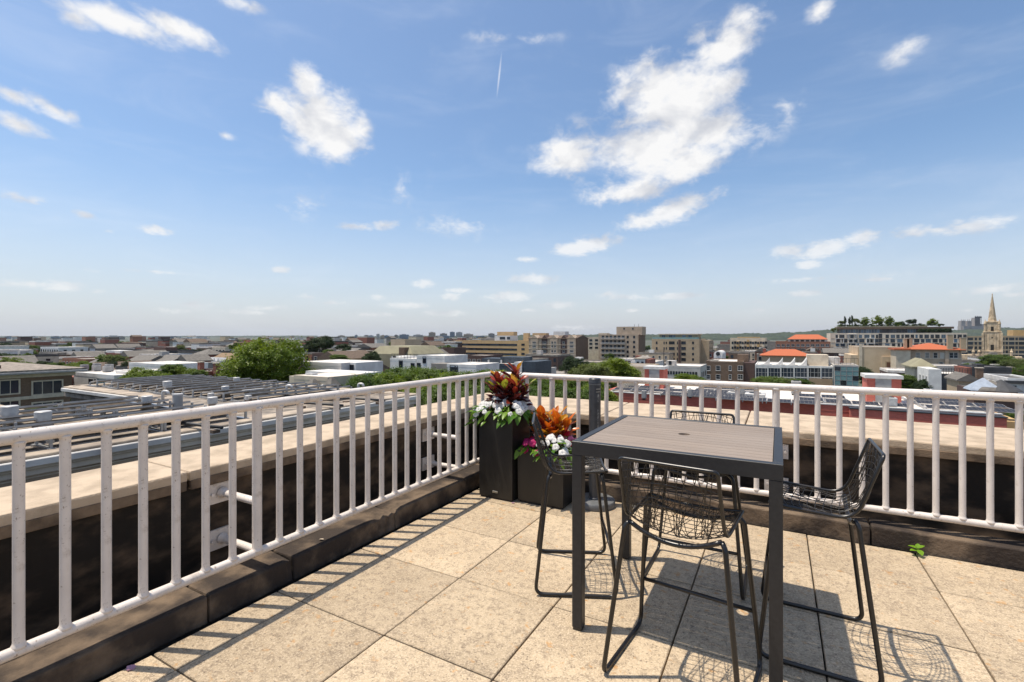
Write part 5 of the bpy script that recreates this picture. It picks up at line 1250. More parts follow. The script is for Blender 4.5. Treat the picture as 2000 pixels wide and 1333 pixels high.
# ---------------------------------------------------------------- buildings that stand out, left half
A = 95.0
B = bp('navy_house', 'dark navy flat-roofed house with stepped boxes behind the tall planter', A, 931, 1003, 712, 10, 'navy', 'roofwhite', par=.2, cat='house')
B.box('upper_box', pxx(941,A+3), pxx(977,A+3), A+3, A+8, B.zt, pxz(960,700.5,A+3), WALL['navy']); B.box('upper_box', pxx(977.3,A+4), pxx(1021,A+4), A+4, A+9, B.zt-.5, pxz(1000,698,A+4), WALL['navy'])
B.box('light_wall', pxx(1003,A)+.02, pxx(1018,A), A+.3, A+8, GZ, pxz(1010,708,A), WALL['white']); B.box('dark_wall', pxx(1018,A)+.02, pxx(1044,A), A+.5, A+9, GZ, pxz(1030,707,A), WALL['navy'])
for x in (953.5, 978.5): B.box('flue', pxx(x,A+1)-.14, pxx(x,A+1)+.14, A+1, A+1.28, B.zt, pxz(x,703.5,A+1), M_trim)
A = 112.0
B = bp('grey_house', 'small pale grey house right of the navy house', A, 1036, 1062, 722, 8, 'lightgrey', 'roofgrey', par=.2, cat='house'); B.grid('f', 2, 1, .9, 1.3, 1.6, 3, 'dark')
A = 150.0
B = bp('brick_row', 'brown brick flat house behind the navy house', A, 902, 950, 696, 12, 'brick_dark', 'roofgrey', par=.3, cat='house'); B.grid('f', 3, 1, 1.4, 1.1, 1.7, 3, 'sash', .2)
A = 190.0
B = bp('brick_row', 'square dark red brick house left of the tan office', A, 861, 887, 681, 10, 'brick_dark', 'roofgrey', par=.4, cat='house')
A = 68.0
B = bp('white_house', 'white cubic house with roof terrace in the centre', A, 762, 812, 702, 8, 'white', 'roofwhite', par=.15, cat='house')
roof_box(B, 764, 788, 696.5, WALL['white'], 2, 4); B.win('f', pxx(771,A+2), pxz(771,704,A+2)+.1, .8, 1.4, 'dark', out=-1.96)
B.win('f', pxx(783,A), pxz(783,712,A), .9, 1.5, 'dark'); B.win('f', pxx(816,A)-1.2, pxz(816,718,A), .9, 1.5, 'dark')
b = MB(); o = B.o
for i in range(9): q = B.X0+(B.X1-B.X0)*i/8; b.box(q-.025-o.x, q+.025-o.x, A+.4-o.y, A+.45-o.y, B.zt-o.z, B.zt+1.0-o.z)
b.box(B.X0-o.x, B.X1-o.x, A+.4-o.y, A+.45-o.y, B.zt+.95-o.z, B.zt+1.0-o.z); b.build('deck_railing', M_trimd, B.t)
A = 66.0
B = bp('white_house', 'white boxy house with one dark window right of the roof terrace', A, 814, 868, 696.5, 7, 'white', 'roofwhite', par=.15, cat='house'); B.win('f', pxx(829,A), pxz(829,703.5,A), .75, 1.2, 'dark'); B.win('f', pxx(818,A), pxz(818,717,A), .8, 1.4, 'dark')
B.box('front_block', pxx(842,A-3), pxx(886,A-3), A-3, A-.02, GZ, pxz(865,711,A-3), WALL['grey'])
A = 62.0
B = bp('white_house', 'low white house with paired glass doors left of the navy house', A, 873, 930, 713.5, 7, 'white', 'roofwhite', par=.12, cat='house'); B.win('f', pxx(884,A), pxz(884,723,A), 1.0, 1.5, 'dark'); B.win('f', pxx(892,A), pxz(892,723,A), .5, 1.4, 'dark')
A = 98.0
B = bp('mansard_building', 'olive green building with sloped mansard roof', A, 722, 806, 692, 14, 'olive', None)
b = MB(); o = B.o; z0, z1 = B.zt-o.z, pxz(760,676,A+3)-o.z; x0,x1,y0,y1 = B.X0-o.x, B.X1-o.x, A-o.y, A+14-o.y
b.add([(x0,y0,z0),(x1,y0,z0),(x1,y1,z0),(x0,y1,z0),(x0+2.4,y0+1.6,z1),(x1-2.4,y0+1.6,z1),(x1-2.4,y1-1.6,z1),(x0+2.4,y1-1.6,z1)], [(0,1,5,4),(1,2,6,5),(2,3,7,6),(3,0,4,7),(4,5,6,7)]); b.build('roof', WALL['olive'], B.t)
B.box('brick_stack', pxx(779,A-.5), pxx(790,A-.5), A-.5, A+2, GZ, pxz(785,679,A), WALL['brick_brown'])
A = 180.0
B = bp('beige_block', 'beige flat block behind the mansard roof', A, 763, 791, 665, 12, 'beige', 'roofgrey', par=.4)
# white stepped house with siding, below the big tree
M_sid = mat('siding_white', (.66,.63,.59), (.56,.53,.50), .7, scale=1.0, sc3=(.3,1,9)); WALL['siding'] = M_sid
A = 44.0
B = bp('white_sided_house', 'large white sided house with flat roof right of the big tree', A, 583, 666, 709, 7, 'siding', 'roofwhite', par=.08, cat='house')
b = MB(); o = B.o
for k in range(26): z_ = B.zt-.2-k*.18; b.box(B.X0-o.x, B.X1-o.x, A-.025-o.y, A-.002-o.y, z_-.012-o.z, z_-o.z)
b.build('siding_laps', M_sid, B.t)
B.box('end_block', B.X1+.02, pxx(695,A+1.5), A+1.5, A+6.5, GZ, pxz(680,708.5,A+1.5), WALL['white']); B.box('side_wall', B.X1-.5, B.X1+1.1, A-1.5, A-.05, GZ, pxz(680,727,A-1.5), M_sid)
B.win('f', pxx(675,A+1.5), pxz(675,722,A+1.5), .35, .9, 'dark', out=-1.46); B.win('f', pxx(686,A+1.5), pxz(686,721,A+1.5), 1.0, 1.15, 'dark', out=-1.46)
B.box('lower_wing', B.X0-1.1, B.X0-.02, A+.5, A+6, GZ, pxz(575,721,A), M_sid)
B.box('dark_deck', pxx(688,A+1), pxx(714,A+1), A+1.4-.9, A+1.4, GZ, pxz(700,725,A+1), WALL['dark'])
A = 34.0
B = bp('flat_white_house', 'low cream house with dark slate dormers below the white sided house', A, 574, 640, 736.5, 5, 'cream', 'roofwhite', par=.08, cat='house')
B.box('side_block', B.X0-1.6, B.X0-.02, A+.6, A+5, GZ, B.zt-.12, WALL['cream']); B.box('back_block', pxx(568,A+3), pxx(672,A+3), A+5.05, A+8.5, GZ, pxz(620,730,A+3), WALL['white']); B.win('f', pxx(663,A), pxz(663,748,A), .8, 1.0, 'white', out=-5.0)
B.box('air_unit', pxx(596,A+1), pxx(610,A+1), A+1, A+1.7, B.zt, pxz(603,729.5,A+1), M_vent)
for (x, yt_) in ((604, 741), (640, 738.5)):
    c = pxx(x,A-1)-B.o.x; b = MB(); zb = pxz(x,754,A-1)-B.o.z; b.lathe([(1.0,zb-1),(.98,zb),(.16,pxz(x,yt_,A-1)-B.o.z)], 4, (c,-3.0,0), ph=R(45)); b.build('dormer_roof', WALL['slate'], B.t)
A = 29.0
B = bp('white_house', 'white house with a cluster of condensers on its roof at the left', A, 144, 223, 732, 6, 'white', 'roofwhite', par=.15, cat='house')
B.win('f', pxx(178,A), pxz(178,747,A), 1.3, .9, 'dark'); B.win('f', pxx(198.5,A), pxz(198.5,746.5,A), 2.6, .95, 'teal'); B.win('f', pxx(186,A), pxz(186,746,A), .35, .7, 'dark')
B.box('brick_wing', B.X0-3.2, B.X0-.02, A-.6, A+4, GZ, B.zt-.6, WALL['brick_red'])
for i, x in enumerate((165, 176, 188, 200, 209)):
    c = pxx(x, A+2.6); t = thing('condenser', ('leftmost','second','middle','fourth','rightmost')[i]+' of five condensers on the white house roof', 'air conditioner', (c, A+2.6+(i%2)*.8, B.zt+.05)); h_ = .85+.2*(i%2)
    b = MB(); b.box(-.45,.45,-.4,.4,.08,h_); b.build('casing', M_trimg, t, bevel=.04); b = MB(); b.lathe([(.33,h_),(.33,h_+.03),(.1,h_+.05)], 12); b.build('fan_grille', M_trimd, t)
    b = MB(); b.box(-.4,.4,-.35,.35,0,.09); b.build('stand', M_trimd, t)
A = 31.0
B = bp('white_house', 'low white house right of the condenser roof', A, 226, 252, 727, 7, 'white', 'roofwhite', par=.1, cat='house'); B.win('f', pxx(232,A), pxz(232,738,A), .7, .8, 'dark'); B.win('f', pxx(240,A), pxz(240,739,A), .5, .8, 'dark')
A = 48.0
B = bp('white_house', 'long low white house behind the trees at the left', A, 252, 322, 711.5, 8, 'white', 'roofwhite', par=.15, cat='house'); B.win('f', pxx(264,A), pxz(264,723,A), .8, 1.2, 'dark')
A = 40.0
B = bp('chimney_house', 'dark brick house with two tall chimneys behind the solar roof', A, 394, 434, 723, 6, 'brick_dark', 'roofdark', par=.1, cat='house')
for x in (396.5, 427): B.chimney(pxx(x,A), A-.3, .75, .6, 1.15 if x < 400 else .95, 'brick_red', pxz(x,723,A))
for x in (406, 413, 420): B.win('f', pxx(x,A), pxz(x,730,A), .35, .9, 'white')
A = 36.0
B = bp('chimney_house', 'small brick house with broad stub chimney left of the tall chimneys', A, 332, 362, 729, 5, 'brick_red', 'roofgrey', par=.1, cat='house'); B.chimney(pxx(347,A), A-.2, 1.1, .6, .55, 'brick_red')
for (x0, x1, yt_, A, lb, m_) in ((170,206,714,62,'grey gabled slate roof house at the far left','slate'),(250,300,708,66,'left part of the long grey slate roof row','slate'),(302,345,708,68,'middle part of the long grey slate roof row','slate'),(346,374,707,70,'right part of the long grey slate roof row','slate'),(378,410,694,88,'brick house with grey hipped roof left of the big tree','slate'),(416,472,703,84,'brown tiled terrace with white dormers left of the big tree','shingle_tan')):
    B = bp('slate_roof_house', lb, A, x0, x1-(x1-x0)*.25, yt_, 6, 'brick_red' if m_ == 'slate' else 'white', None, cat='house'); B.hip(1.9, .4, m_, gable=(x0 != 378)); B.grid('f', 3, 1, .9, 1.3, 1.4, 3, 'sash')
    if m_ != 'slate':
        for k in range(4):
            c = B.X0+1.2+k*2.0-B.o.x; z_ = B.zt-B.o.z; b = MB(); b.add([(c-.7,-5.5,z_-1.8),(c+.7,-5.5,z_-1.8),(c+.7,-5.5,z_-.3),(c,-5.5,z_+.7),(c-.7,-5.5,z_-.3),(c-.7,-4,z_-1.8),(c+.7,-4,z_-1.8),(c+.7,-4,z_-.3),(c,-3,z_+.7),(c-.7,-4,z_-.3)], [(0,1,2,3,4),(1,6,7,2),(2,7,8,3),(3,8,9,4),(4,9,5,0)]); b.build('dormer', WALL['white'], B.t); B.win('f', B.X0+1.2+k*2.0, B.zt-.75, .5, .8, 'dark', out=.52)
for (x0, x1, yt_, A, w_, lb) in ((79,114,680,100,'white','white box building in the left distance'),(76,112,690,85,'grey','low grey flat block before the white box'),(121,148,689.5,88,'lightgrey','pale grey flat block in the left distance'),(149,176,690.5,92,'grey','grey flat block with four windows in the left distance'),(122,168,703,72,'brick_orange','orange brick flat building at the left'),
        (2,47,698,72,'brick_dark','dark brick terrace at the far left'),(48,70,696.5,76,'brick_brown','brown brick house beside the dark terrace'),(201,246,671.5,160,'brick_dark','tall reddish slab block in the left distance'),(207,234,692,95,'brick_red','brick block with white rooftop box at the left'),
        (236,323,686,110,'dark','long dark modern block with tall glazing at the left'),(456,490,671,150,'brick_red','brick block behind the crown of the big tree'),(414,440,680,130,'cream','cream house with roof railing left of the big tree'),(610,650,693,110,'brick_dark','brown flat house right of the big tree'),(690,740,690,120,'brick_brown','row of brown brick houses before the dark dome tree'),(655,686,688,135,'cream','cream low house behind the white sided house')):
    B = bp('city_block', lb, A, x0, x1, yt_, 12, w_, 'roofwhite' if w_ in ('white','lightgrey') else 'roofgrey', par=.4); L = B.X1-B.X0
    nn = max(2, int(L/2.6)); kd = 'dark' if w_ in ('dark','grey','white','lightgrey') else 'sash'
    for r_ in range(3): 
        for i in range(nn): B.win('f', B.X0+L*(i+.5)/nn, B.zt-1.5-r_*3.0, min(1.5, L/nn*.55), 1.5 if w_ != 'dark' else 2.4, kd)
    B.grid('r', 3, 2, 1.2, 1.5, 1.6, 3.0, kd)
    if x0 in (207, 236, 456): roof_box(B, x0+(0 if x0 == 207 else (64 if x0 == 236 else 20)), x1-(0 if x0 != 456 else 2), {207:685,236:678.5,456:664.5}[x0], WALL['white'] if x0 == 207 else WALL['brick_dark' if x0 == 236 else 'brick_red'], 3, 5)

# ---------------------------------------------------------------- the rest of the city: rows of plain houses
rs = random.Random(77)
def free(x0, x1, y0, y1):
    for (a, b_, c, d) in OCC:
        if x0 < b_ and x1 > a and y0 < d and y1 > c: return False
    return True
BOXES = {}
def plain_block(w, d, h, wall, roof, style):
    """shared meshes for one kind of plain house: wall, roof"""
    k = (w, d, h, wall, roof, style)
    if k in BOXES: return BOXES[k]
    a = MB(); a.box(-w/2,w/2,-d/2,d/2,0,h); r = MB()
    if style == 'flat':
        r.box(-w/2+.2,w/2-.2,-d/2+.2,d/2-.2,h-.1,h+.06)
        for (x0,x1,y0,y1) in ((-w/2-.05,w/2+.05,-d/2-.05,-d/2+.25),(-w/2-.05,w/2+.05,d/2-.25,d/2+.05),(-w/2-.05,-w/2+.25,-d/2+.25,d/2-.25),(w/2-.25,w/2+.05,-d/2+.25,d/2-.25)): r.box(x0,x1,y0,y1,h-.3,h+.45)
    else:
        e = .4; z = h+.02; x0,x1,y0,y1 = -w/2-e,w/2+e,-d/2-e,d/2+e; rh = 2.2
        if w > d: r.add([(x0,y0,z),(x1,y0,z),(x1,y1,z),(x0,y1,z),(x0,0,z+rh),(x1,0,z+rh)], [(3,2,1,0),(0,1,5,4),(2,3,4,5),(3,0,4),(1,2,5)])
        else: r.add([(x0,y0,z),(x1,y0,z),(x1,y1,z),(x0,y1,z),(0,y0,z+rh),(0,y1,z+rh)], [(3,2,1,0),(1,2,5,4),(3,0,4,5),(0,1,4),(2,3,5)])
    BOXES[k] = (a.mesh('wall', WALL[wall]), r.mesh('roof', WALL[roof])); return BOXES[k]
NB = 0
def put_plain(x, y, h, near, group, label):
    global NB
    w, d = rs.choice((7,9,12,16)), rs.choice((9,12,14))
    if not free(x-w/2, x+w/2, y-d/2, y+d/2): return False
    OCC.append((x-w/2-1, x+w/2+1, y-d/2-1, y+d/2+1))
    wall = rs.choice(('brick_red','brick_brown','brick_dark','white','cream','lightgrey','grey','brick_tan','beige','brick_red','brick_orange','white'))
    st = 'flat' if rs.random() < .8 else 'gable'; roof = rs.choice(('roofgrey','roofwhite','roofgrey','roofdark')) if st == 'flat' else rs.choice(('slate','brownroof','slate'))
    me = plain_block(w, d, h, wall, roof, st)
    t = thing('city_house', label, 'house', (x, y, GZ), 0, group); link('wall', me[0], t); link('roof', me[1], t); NB += 1
    if near:
        n = max(2, int(w/3)); kd = 'sash' if rs.random() < .6 else 'bare'
        for i in range(n):
            for r_ in range(2): link('window', win_mesh(1.2, 1.6, kd), t, (-w/2+w*(i+.5)/n, -d/2, h-1.9-r_*3.1))
        s = 1 if x < 0 else -1
        for i in range(2): link('window', win_mesh(1.2, 1.6, kd), t, (s*w/2, -d/2+d*(i+.5)/2, h-1.9), (0,0,R(90*s)))
        if rs.random() < .6:
            b = MB(); cxx, cyy = rs.uniform(-w*.3,w*.3), rs.uniform(-d*.3,d*.3); b.box(cxx-1.1,cxx+1.1,cyy-1.2,cyy+1.2,h,h+rs.uniform(1.0,2.4)); b.build('roof_box', WALL[rs.choice(('lightgrey','white','brick_red','grey'))], t)
    return True
# (picture x range, distance range, top height range below the terrace, how many tries)
for (xa, xb, da, db, ha, hb, n, near, lab) in (
        (0, 480, 85, 210, 8.2, 10.5, 70, True, 'plain city house among the nearer roofs at the left'),
        (590, 900, 120, 260, 8.2, 11.0, 44, True, 'plain city house among the roofs left of centre'),
        (1040, 1300, 140, 260, 6.0, 9.0, 20, True, 'plain low house below the apartment towers'),
        (1370, 1700, 230, 330, 7.5, 10, 26, True, 'plain house in front of the distant brick blocks'),
        (1780, 2040, 140, 230, 6.0, 8.5, 22, True, 'plain house among the roofs at the right edge'),
        (0, 900, 210, 520, 9.5, 13.5, 150, False, 'plain block in the mid-distance left of centre'),
        (1380, 1640, 330, 700, 9, 13.5, 50, False, 'plain block beyond the brick school'),
        (0, 1000, 520, 1500, 11, 17.0, 130, False, 'small hazy block near the left horizon')):
    for _ in range(n):
        D = da*(db/da)**rs.random(); x = rs.uniform(xa, xb); p = atD(x, D); put_plain(round(p[0]), round(p[1]), round(rs.uniform(ha, hb), 1), near, lab.replace('plain ', 'plain ')+'', lab)
# hazy skyline
SK = [(103,117,658),(121,131,662),(135,149,659.5),(209,235,657),(235,240,661),(13,22,668),(301,313,660),(661,673,656),(694,698,655.5),(712,720,655.5),(721,729,656),(736,741,653),(744,752,655.5),(752,759,656),(771,777,655),
      (781,798,654),(808,826,654.5),(838,850,649.8),(853,878,656),(860,873,652),(879,888,649),(891,903,649.6),(906,924,653),(930,946,657),(954,966,652),(968,976,655),(60,70,666),(170,190,664),(330,350,661)]
for i, (x0, x1, yt_) in enumerate(SK):
    D = 2300+rs.uniform(-300,500) if x0 < 640 else 3100+rs.uniform(-500,600)
    p0, p1 = atD(x0, D), atD(x1, D); w = math.hypot(p1[0]-p0[0], p1[1]-p0[1]); zt_ = max(zat(yt_, D), GZ+14)
    t = thing('skyline_tower', 'hazy bluish tower on the skyline at the left' if x0 < 640 else 'hazy bluish tower on the skyline left of centre', 'tower', ((p0[0]+p1[0])/2, (p0[1]+p1[1])/2, GZ), TH, 'towers on the left skyline' if x0 < 640 else 'towers on the skyline left of centre')
    b = MB(); b.box(-w/2, w/2, -12, 12, 0, zt_-GZ); b.build('wall', WALL[('blue','lightgrey','concrete','blue','grey')[i % 5]], t)
    b = MB(); b.box(-w*.25, w*.2, -6, 6, zt_-GZ, zt_-GZ+3); b.build('plant_room', WALL['grey'], t)
    b = MB(); nf = int((zt_-GZ)/7)
    for k in range(nf): b.box(-w/2+1, w/2-1, -12.4, -11.9, 3+k*7, 5.4+k*7)
    if nf: b.build('window_bands', M_gd, t)
# low wooded hills
def hill(name, x0, x1, D0, D1, prof, seed, rough=4):
    rr = random.Random(seed); nx = 150; b = MB(); ny = 14; vs = []
    ph = [rr.uniform(0, 6.3) for _ in range(8)]
    for i in range(nx+1):
        q = i/nx; x = x0+(x1-x0)*q
        for k in range(len(prof)-1):
            if prof[k][0] <= x <= prof[k+1][0]: ytop = prof[k][1]+(prof[k+1][1]-prof[k][1])*(x-prof[k][0])/(prof[k+1][0]-prof[k][0])
        for j in range(ny+1):
            u = j/ny; D = D0+(D1-D0)*u; p = atD(x, D); hh = max(0, zat(ytop, (D0+D1)/2)-GZ)
            z = GZ-2+hh*math.sin(math.pi*u)**.8*1.0+2*min(1, u*6)
            if 0 < j < ny: z += rough*(.5*math.sin(x*.09+ph[0]+j)+.4*math.sin(x*.31+ph[1]+j*2)+.5*rr.uniform(-1,1))*math.sin(math.pi*u)
            vs.append((p[0], p[1], z))
    b.add(vs, [(i*(ny+1)+j, (i+1)*(ny+1)+j, (i+1)*(ny+1)+j+1, i*(ny+1)+j+1) for i in range(nx) for j in range(ny)])
    return tag(b.build(name, M_wood_hill), kind='structure')
M_wood_hill = mat('wooded_hill', (.036,.052,.022), (.018,.030,.014), .95, scale=.02, detail=12, lo=.4, hi=.6, bmp=1, bscale=.08)
hill('hills', 560, 1120, 3300, 5200, [(560,662),(640,658.5),(760,657),(900,656.5),(1120,655)], 1, 5)
hill('hills', -200, 620, 5200, 7800, [(-200,657.5),(300,657),(620,656)], 2, 4)
hill('hills', 1000, 1700, 1900, 2900, [(1000,656),(1180,654.5),(1300,654),(1420,653),(1530,651),(1600,646.5),(1640,643.5),(1700,641)], 3, 5)
hill('hills', 1600, 2150, 2300, 3200, [(1600,648),(1700,644),(1860,646),(1960,641),(2150,640)], 4, 5)

# ================================================================ trees
M_bark = mat('bark', (.09,.065,.045), (.055,.04,.03), .95, scale=3, sc3=(4,4,1), bmp=.6, bscale=10)
ML = {'bright': mat_leaf('foliage_bright', (.155,.205,.018), (.100,.150,.014), (.165,.215,.02), .36, .5), 'mid': mat_leaf('foliage_mid', (.088,.138,.019), (.052,.090,.014), (.105,.152,.022), .35, .5),
      'dark': mat_leaf('foliage_dark', (.030,.055,.016), (.020,.038,.013), (.038,.064,.018), .28, .55), 'grey': mat_leaf('foliage_olive', (.105,.135,.036), (.07,.095,.026), (.12,.145,.04), .35, .6)}
def crown_mesh(name, seed, n_clump, per, leaf, rx=1.0, rz=1.0, m='mid', top=1.0, lobes=9, ragged=.25):
    """a crown of leaf-sized faces in clumps over several uneven lobes; unit-ish size, scaled per tree by the object"""
    rr = random.Random(seed); V = []; F = []
    L = []
    for k in range(lobes):
        a = rr.uniform(0, 6.283); h = rr.uniform(-.6, .85); r = (1-abs(h)*.5)*rr.uniform(.45,.72)
        L.append((Vector((math.cos(a)*r*rx, math.sin(a)*r*rx, h*rz*.62)), rr.uniform(.24,.42)))
    L.append((Vector((0,0,.1)), .62))
    for c in range(n_clump):
        lc, lr = rr.choice(L); d = Vector((rr.gauss(0,1), rr.gauss(0,1), rr.gauss(0,1)+.25)).normalized()
        cc = lc+Vector((d.x*rx, d.y*rx, d.z*rz))*lr*rr.uniform(.80,1.0+ragged*.4)
        cr = rr.uniform(.06,.12)
        for k in range(per):
            o = Vector((rr.gauss(0,1), rr.gauss(0,1), rr.gauss(0,.8)))*cr*.62; p = cc+o
            n = (d*.7+Vector((rr.gauss(0,.6), rr.gauss(0,.6), rr.gauss(0,.5)+.45))).normalized()
            t = n.cross(Vector((rr.gauss(0,1), rr.gauss(0,1), rr.gauss(0,1)))).normalized(); s = n.cross(t); q = leaf*rr.uniform(.6,1.3)
            i = len(V); V += [tuple(p-t*q), tuple(p+s*q*.55+n*q*.1), tuple(p+t*q), tuple(p-s*q*.55+n*q*.1)]; F.append((i,i+1,i+2,i+3))
    me = bpy.data.meshes.new(name); me.from_pydata(V, [], F); me.materials.append(ML[m]); me.polygons.foreach_set('use_smooth', [True]*len(F)); me.update(); return me
def trunk_mesh(seed):
    rr = random.Random(seed); b = MB()
    b.tube([(0,0,0),(.01,.01,.25),(.02,-.01,.5),(.01,.0,.8)], [.030,.024,.018,.008], 8)
    for k in range(7):
        a = k*.9+rr.uniform(-.3,.3); z = rr.uniform(.36,.62); e = Vector((math.cos(a),math.sin(a),0))*rr.uniform(.18,.3)
        b.tube([(.01,0,z),(e.x*.5,e.y*.5,z+.09),(e.x,e.y,z+.20)], [.014,.009,.004], 6)
    return b.mesh('trunk', M_bark, smooth='all')
TRK = [trunk_mesh(1), trunk_mesh(2)]
CR = {}
def crown(kind, m):
    if (kind, m) not in CR:
        sd = (len(CR)*7+3)
        if kind == 'near': CR[(kind,m)] = crown_mesh('crown', sd, 560, 80, .027, m=m, lobes=15)
        elif kind == 'big': CR[(kind,m)] = crown_mesh('crown', sd, 640, 70, .025, m=m, lobes=22, ragged=.4)
        elif kind == 'far': CR[(kind,m)] = crown_mesh('crown', sd, 230, 34, .050, m=m, lobes=8)
        elif kind == 'tall': CR[(kind,m)] = crown_mesh('crown', sd, 170, 30, .05, rx=.32, rz=1.25, m=m, lobes=6)
    return CR[(kind, m)]
rt = random.Random(13)
def tree(label, x, yt_, D, wpx, kind='far', m='mid', squash=None, base=GZ, group=None, hmin=None):
    p = atD(x, D); rx = wpx/2/FPX*D; ztop = zat(yt_, D); H = ztop-base
    rz_ = (squash or .85)*rx; rz_ = min(rz_, H*.48)
    t = thing('tree', label, 'tree', (p[0], p[1], base), rt.uniform(0, 6), group)
    k = 1.02
    link('trunk', rt.choice(TRK), t, (0,0,0), None, (H*.8,H*.8,H*1.0))
    link('crown', crown(kind, m), t, (0,0,H-rz_*1.02), None, (rx*k, rx*k, rz_*1.08))
    return t
for i, (x, y, D, w) in enumerate(((736,725,52,130),(786,715.5,54,140),(872,720,48,140))): tree(('left','middle','right')[i]+' of the three broad trees before the white houses', x, y, D, w, 'near', 'mid', .8, group='broad trees before the white houses')
tree('large bright green tree rising above the roofs left of centre', 534, 652, 62, 172, 'big', 'bright', .84)
tree('dark domed tree just right of the large bright tree', 625, 657.5, 190, 66, 'near', 'dark', .6)
tree('small dark tree beside the domed tree', 672, 671, 170, 36, 'far', 'dark', .6)
tree('pale small tree below the domed tree', 640, 681, 150, 26, 'far', 'mid', .5)
tree('broad tree behind the white sided house', 664, 692, 98, 46, 'near', 'mid', .5)
tree('round dark tree between the white houses', 724, 687.5, 92, 46, 'near', 'dark', .95)
for i, (x, y, D, w, m) in enumerate(((722,731,38,110,'mid'),(760,719,44,130,'bright'),(808,717,46,130,'mid'),(850,722,40,130,'bright'),(896,725,36,120,'mid'),(932,720,42,110,'mid'),(966,722,36,110,'mid'),(836,752,27,150,'mid'),(915,752,25,150,'mid'))):
    tree(('leftmost','second','third','fourth','fifth','sixth','seventh','eighth, lowest left','ninth, lowest right')[i]+' of the street trees behind the left railing', x, y, D, w, 'near', m, .85, group='street trees behind the left railing')
for i, (x, y, D, w, m) in enumerate(((1040,735,44,110,'mid'),(1088,725,50,110,'bright'),(1130,731,42,110,'mid'),(1160,738,38,100,'bright'),(1068,750,30,150,'mid'),(1135,756,28,130,'mid'),(1015,756,27,130,'mid'))):
    tree(('first','second','third','fourth','fifth, low','sixth, low','seventh, low')[i]+' tree from the planters behind the right railing', x, y, D, w, 'near', m, .85, group='street trees behind the right railing')
tree('dark tree before the gabled apartments', 1124, 697, 100, 60, 'near', 'dark', .7); tree('broad light green tree before the balcony tower', 1196, 694, 92, 112, 'near', 'bright', .62)
tree('light tree left of the beige flank wall', 1156, 707, 84, 100, 'near', 'grey', .7); tree('bushy tree behind the small red penthouse', 1342, 727, 110, 62, 'near', 'bright', .5); tree('little tree left of the small red penthouse', 1250, 731, 95, 18, 'far', 'bright', .7)
tree('tree before the white modern building, left', 1502, 735, 120, 76, 'near', 'mid', .6); tree('tree before the white modern building, middle', 1540, 735.5, 122, 76, 'near', 'grey', .6); tree('tree before the white modern building, right', 1572, 740, 120, 40, 'near', 'mid', .6)
tree('dark tree right of the glass block', 1688, 717, 150, 42, 'near', 'dark', 1.0); tree('tree by the tall bronze door', 1703, 741, 120, 30, 'far', 'mid', .8)
tree('bushy tree below the mansion, left', 1776, 731, 100, 52, 'near', 'mid', .75); tree('bushy tree below the mansion, right', 1806, 741, 92, 44, 'near', 'dark', .75)
tree('tree in front of the church, left', 1905, 705, 190, 44, 'far', 'mid', .5); tree('large tree in front of the church', 1950, 692, 180, 70, 'near', 'mid', .6); tree('light tree at the right edge below the church', 1992, 699, 150, 70, 'near', 'grey', .6); tree('tree at the right edge above the dark house', 2010, 709, 135, 60, 'near', 'mid', .7)
tree('green tree behind the end of the red building', 1985, 800, 52, 64, 'near', 'mid', 1.0); tree('small tree behind the turrets', 1900, 758, 80, 30, 'far', 'mid', .7)
tree('tree before the brick house at far left', 12, 697, 120, 34, 'far', 'bright', .8); tree('bright bush tree at the far left', 36, 697.5, 118, 32, 'far', 'bright', .8); tree('low tree right of the bright bush', 60, 706, 112, 26, 'far', 'mid', .6); tree('dark low tree at the left', 83, 705, 112, 26, 'far', 'dark', .6); tree('dark low tree next to the orange brick building', 110, 706, 105, 34, 'far', 'mid', .5)
tree('spreading tree before the slate gable', 155, 704, 80, 54, 'near', 'bright', .5); tree('dark tree right of the slate gable', 218, 704, 84, 24, 'far', 'dark', .8); tree('dark tree left of the long slate roof', 243, 706, 80, 16, 'far', 'dark', .9)
for i, (x, y, D, w, m) in enumerate(((275,714,60,76,'bright'),(308,718,58,84,'bright'),(338,710,62,60,'mid'),(362,713,62,56,'bright'),(385,722,60,44,'mid'),(440,727,58,60,'bright'))):
    tree(('first','second','third','fourth','fifth','sixth')[i]+' from the left of the garden trees beyond the solar roof', x, y, D, w, 'near', m, .75, group='garden trees beyond the solar roof')
tree('court shrub tree before the brown brick house', 84, 789, 30, 56, 'near', 'mid', .45); tree('dark shrub in the narrow court', 147, 771, 26, 14, 'far', 'dark', 1.4)
for i, (x, y, D, w) in enumerate(((347,679,260,22),(364,681,250,20),(378,682,255,16),(392,682,250,16),(452,672,200,18),(464,668,190,16),(840,680,230,40),(866,671,260,44),(885,676,240,30),(770,663,300,24),(590,672,260,20),(1510,689,300,20),(1415,693,240,18),(1860,700,250,26))):
    tree(('first','second','third','fourth','fifth','sixth','seventh','eighth','ninth','tenth','eleventh','twelfth','thirteenth','last')[i]+' from a row of small trees among the far roofs', x, y, D, w, 'far', rt.choice(('mid','dark','mid')), .7, group='small trees among the far roofs')
for i in range(190):                                        # street trees of the mid-distance
    x = rt.uniform(0, 900) if i < 150 else rt.uniform(1040, 1640); D = 90*(9**rt.random()) if i < 150 else rt.uniform(260, 600); p = atD(x, D)
    if not free(p[0]-2, p[0]+2, p[1]-2, p[1]+2): continue
    h = rt.uniform(9, 13.5) if x < 950 else rt.uniform(6, 8.5); tree('small tree filling a gap between mid-distance houses', x, HY+(HC-(GZ+h))/D*FPX, D, rt.uniform(6,10)/D*FPX, 'far', rt.choice(('mid','dark','grey','mid')), .7, group='street trees of the mid-distance')
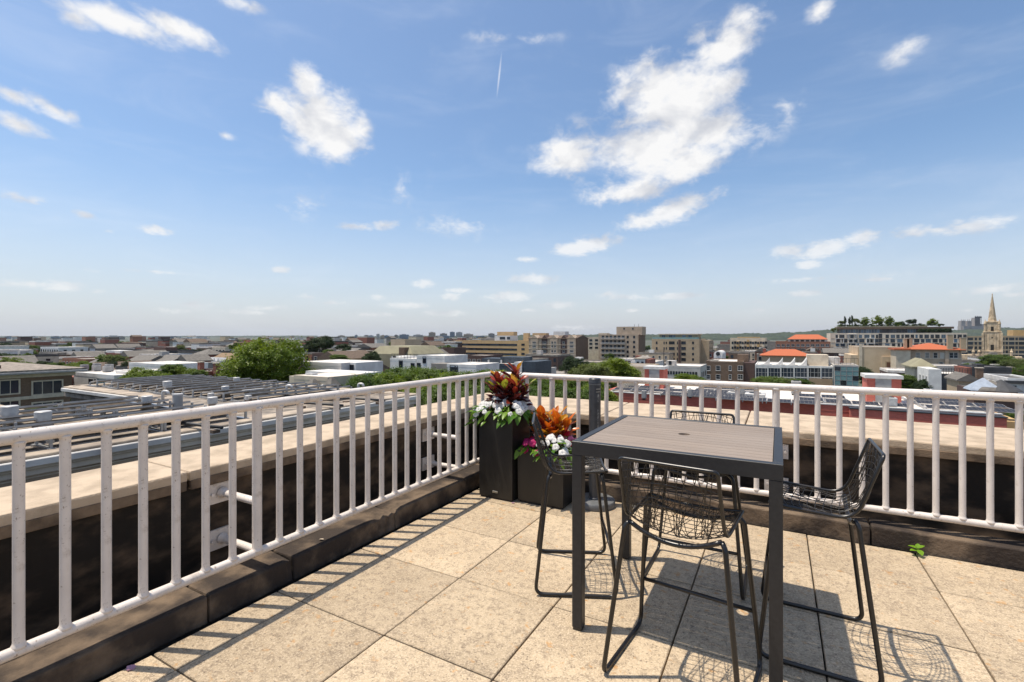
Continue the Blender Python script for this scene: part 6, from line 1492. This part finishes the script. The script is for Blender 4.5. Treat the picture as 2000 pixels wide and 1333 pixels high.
# roof garden on the apartment block
for i, (x, w, kd, m, yt_) in enumerate(((1645,16,'far','grey',626),(1651,14,'tall','dark',620),(1659,14,'tall','dark',621),(1665,15,'tall','dark',618.5),(1670,16,'far','grey',621),(1688,22,'far','bright',619),(1712,25,'far','bright',616),(1732,23,'far','bright',617.5),(1755,26,'far','mid',627),(1775,12,'far','dark',624),(1784,14,'far','dark',623),(1822,24,'far','bright',622),(1628,14,'far','grey',640))):
    A_ = GARDEN_Y if x > 1640 else GARDEN_Y-6; D = onY(x, A_)[1]
    tree(('airy','first slim','second slim','third slim','rounded','pale','tall pale','bushy pale','low bushy','small dark','pointed dark','lone pale','corner')[i]+(' cypress' if kd == 'tall' else ' tree')+' in the rooftop garden', x, yt_, D, w, kd, m, 2.2 if kd == 'tall' else .95, base=GARDEN_Z if x > 1640 else GARDEN_Z-5, group='trees of the rooftop garden')
b = MB(); hg = thing('hedge', 'clipped hedge along the rooftop garden edge', 'hedge', (pxx(1740,GARDEN_Y-3), GARDEN_Y-3, GARDEN_Z))
for k in range(26): link('foliage', crown('far','dark' if k%3 else 'mid'), hg, ((k-13)*2.2,rt.uniform(-.5,.5),.5), (0,0,k), (1.7,1.5,1.0+.5*(k%4==0)))
for (x, y) in ((1838, 646),):
    h2 = thing('hedge', 'dense shrub mound on the top-floor terrace of the garden block', 'hedge', (pxx(x-12,402.5), 402.5, zat(652,onY(x,402)[1])))
    for k in range(9): link('foliage', crown('far','dark'), h2, ((k-4)*1.7,0,1.6), (0,0,k*2), (1.9,1.6,2.0))

# ================================================================ air
m, nt, bs = new_mat('haze_air'); nt.nodes.remove(bs); pv_ = nd(nt, 'ShaderNodeVolumePrincipled')
pv_.inputs['Color'].default_value = (.78,.86,.97,1); pv_.inputs['Density'].default_value = .000035; pv_.inputs['Anisotropy'].default_value = .2
nt.links.new(pv_.outputs[0], nt.nodes['Material Output'].inputs['Volume'])
b = MB(); b.box(-9400, 9400, -9400, 9400, GZ-1.6, 130); hzo = tag(b.build('haze', m), kind='stuff')
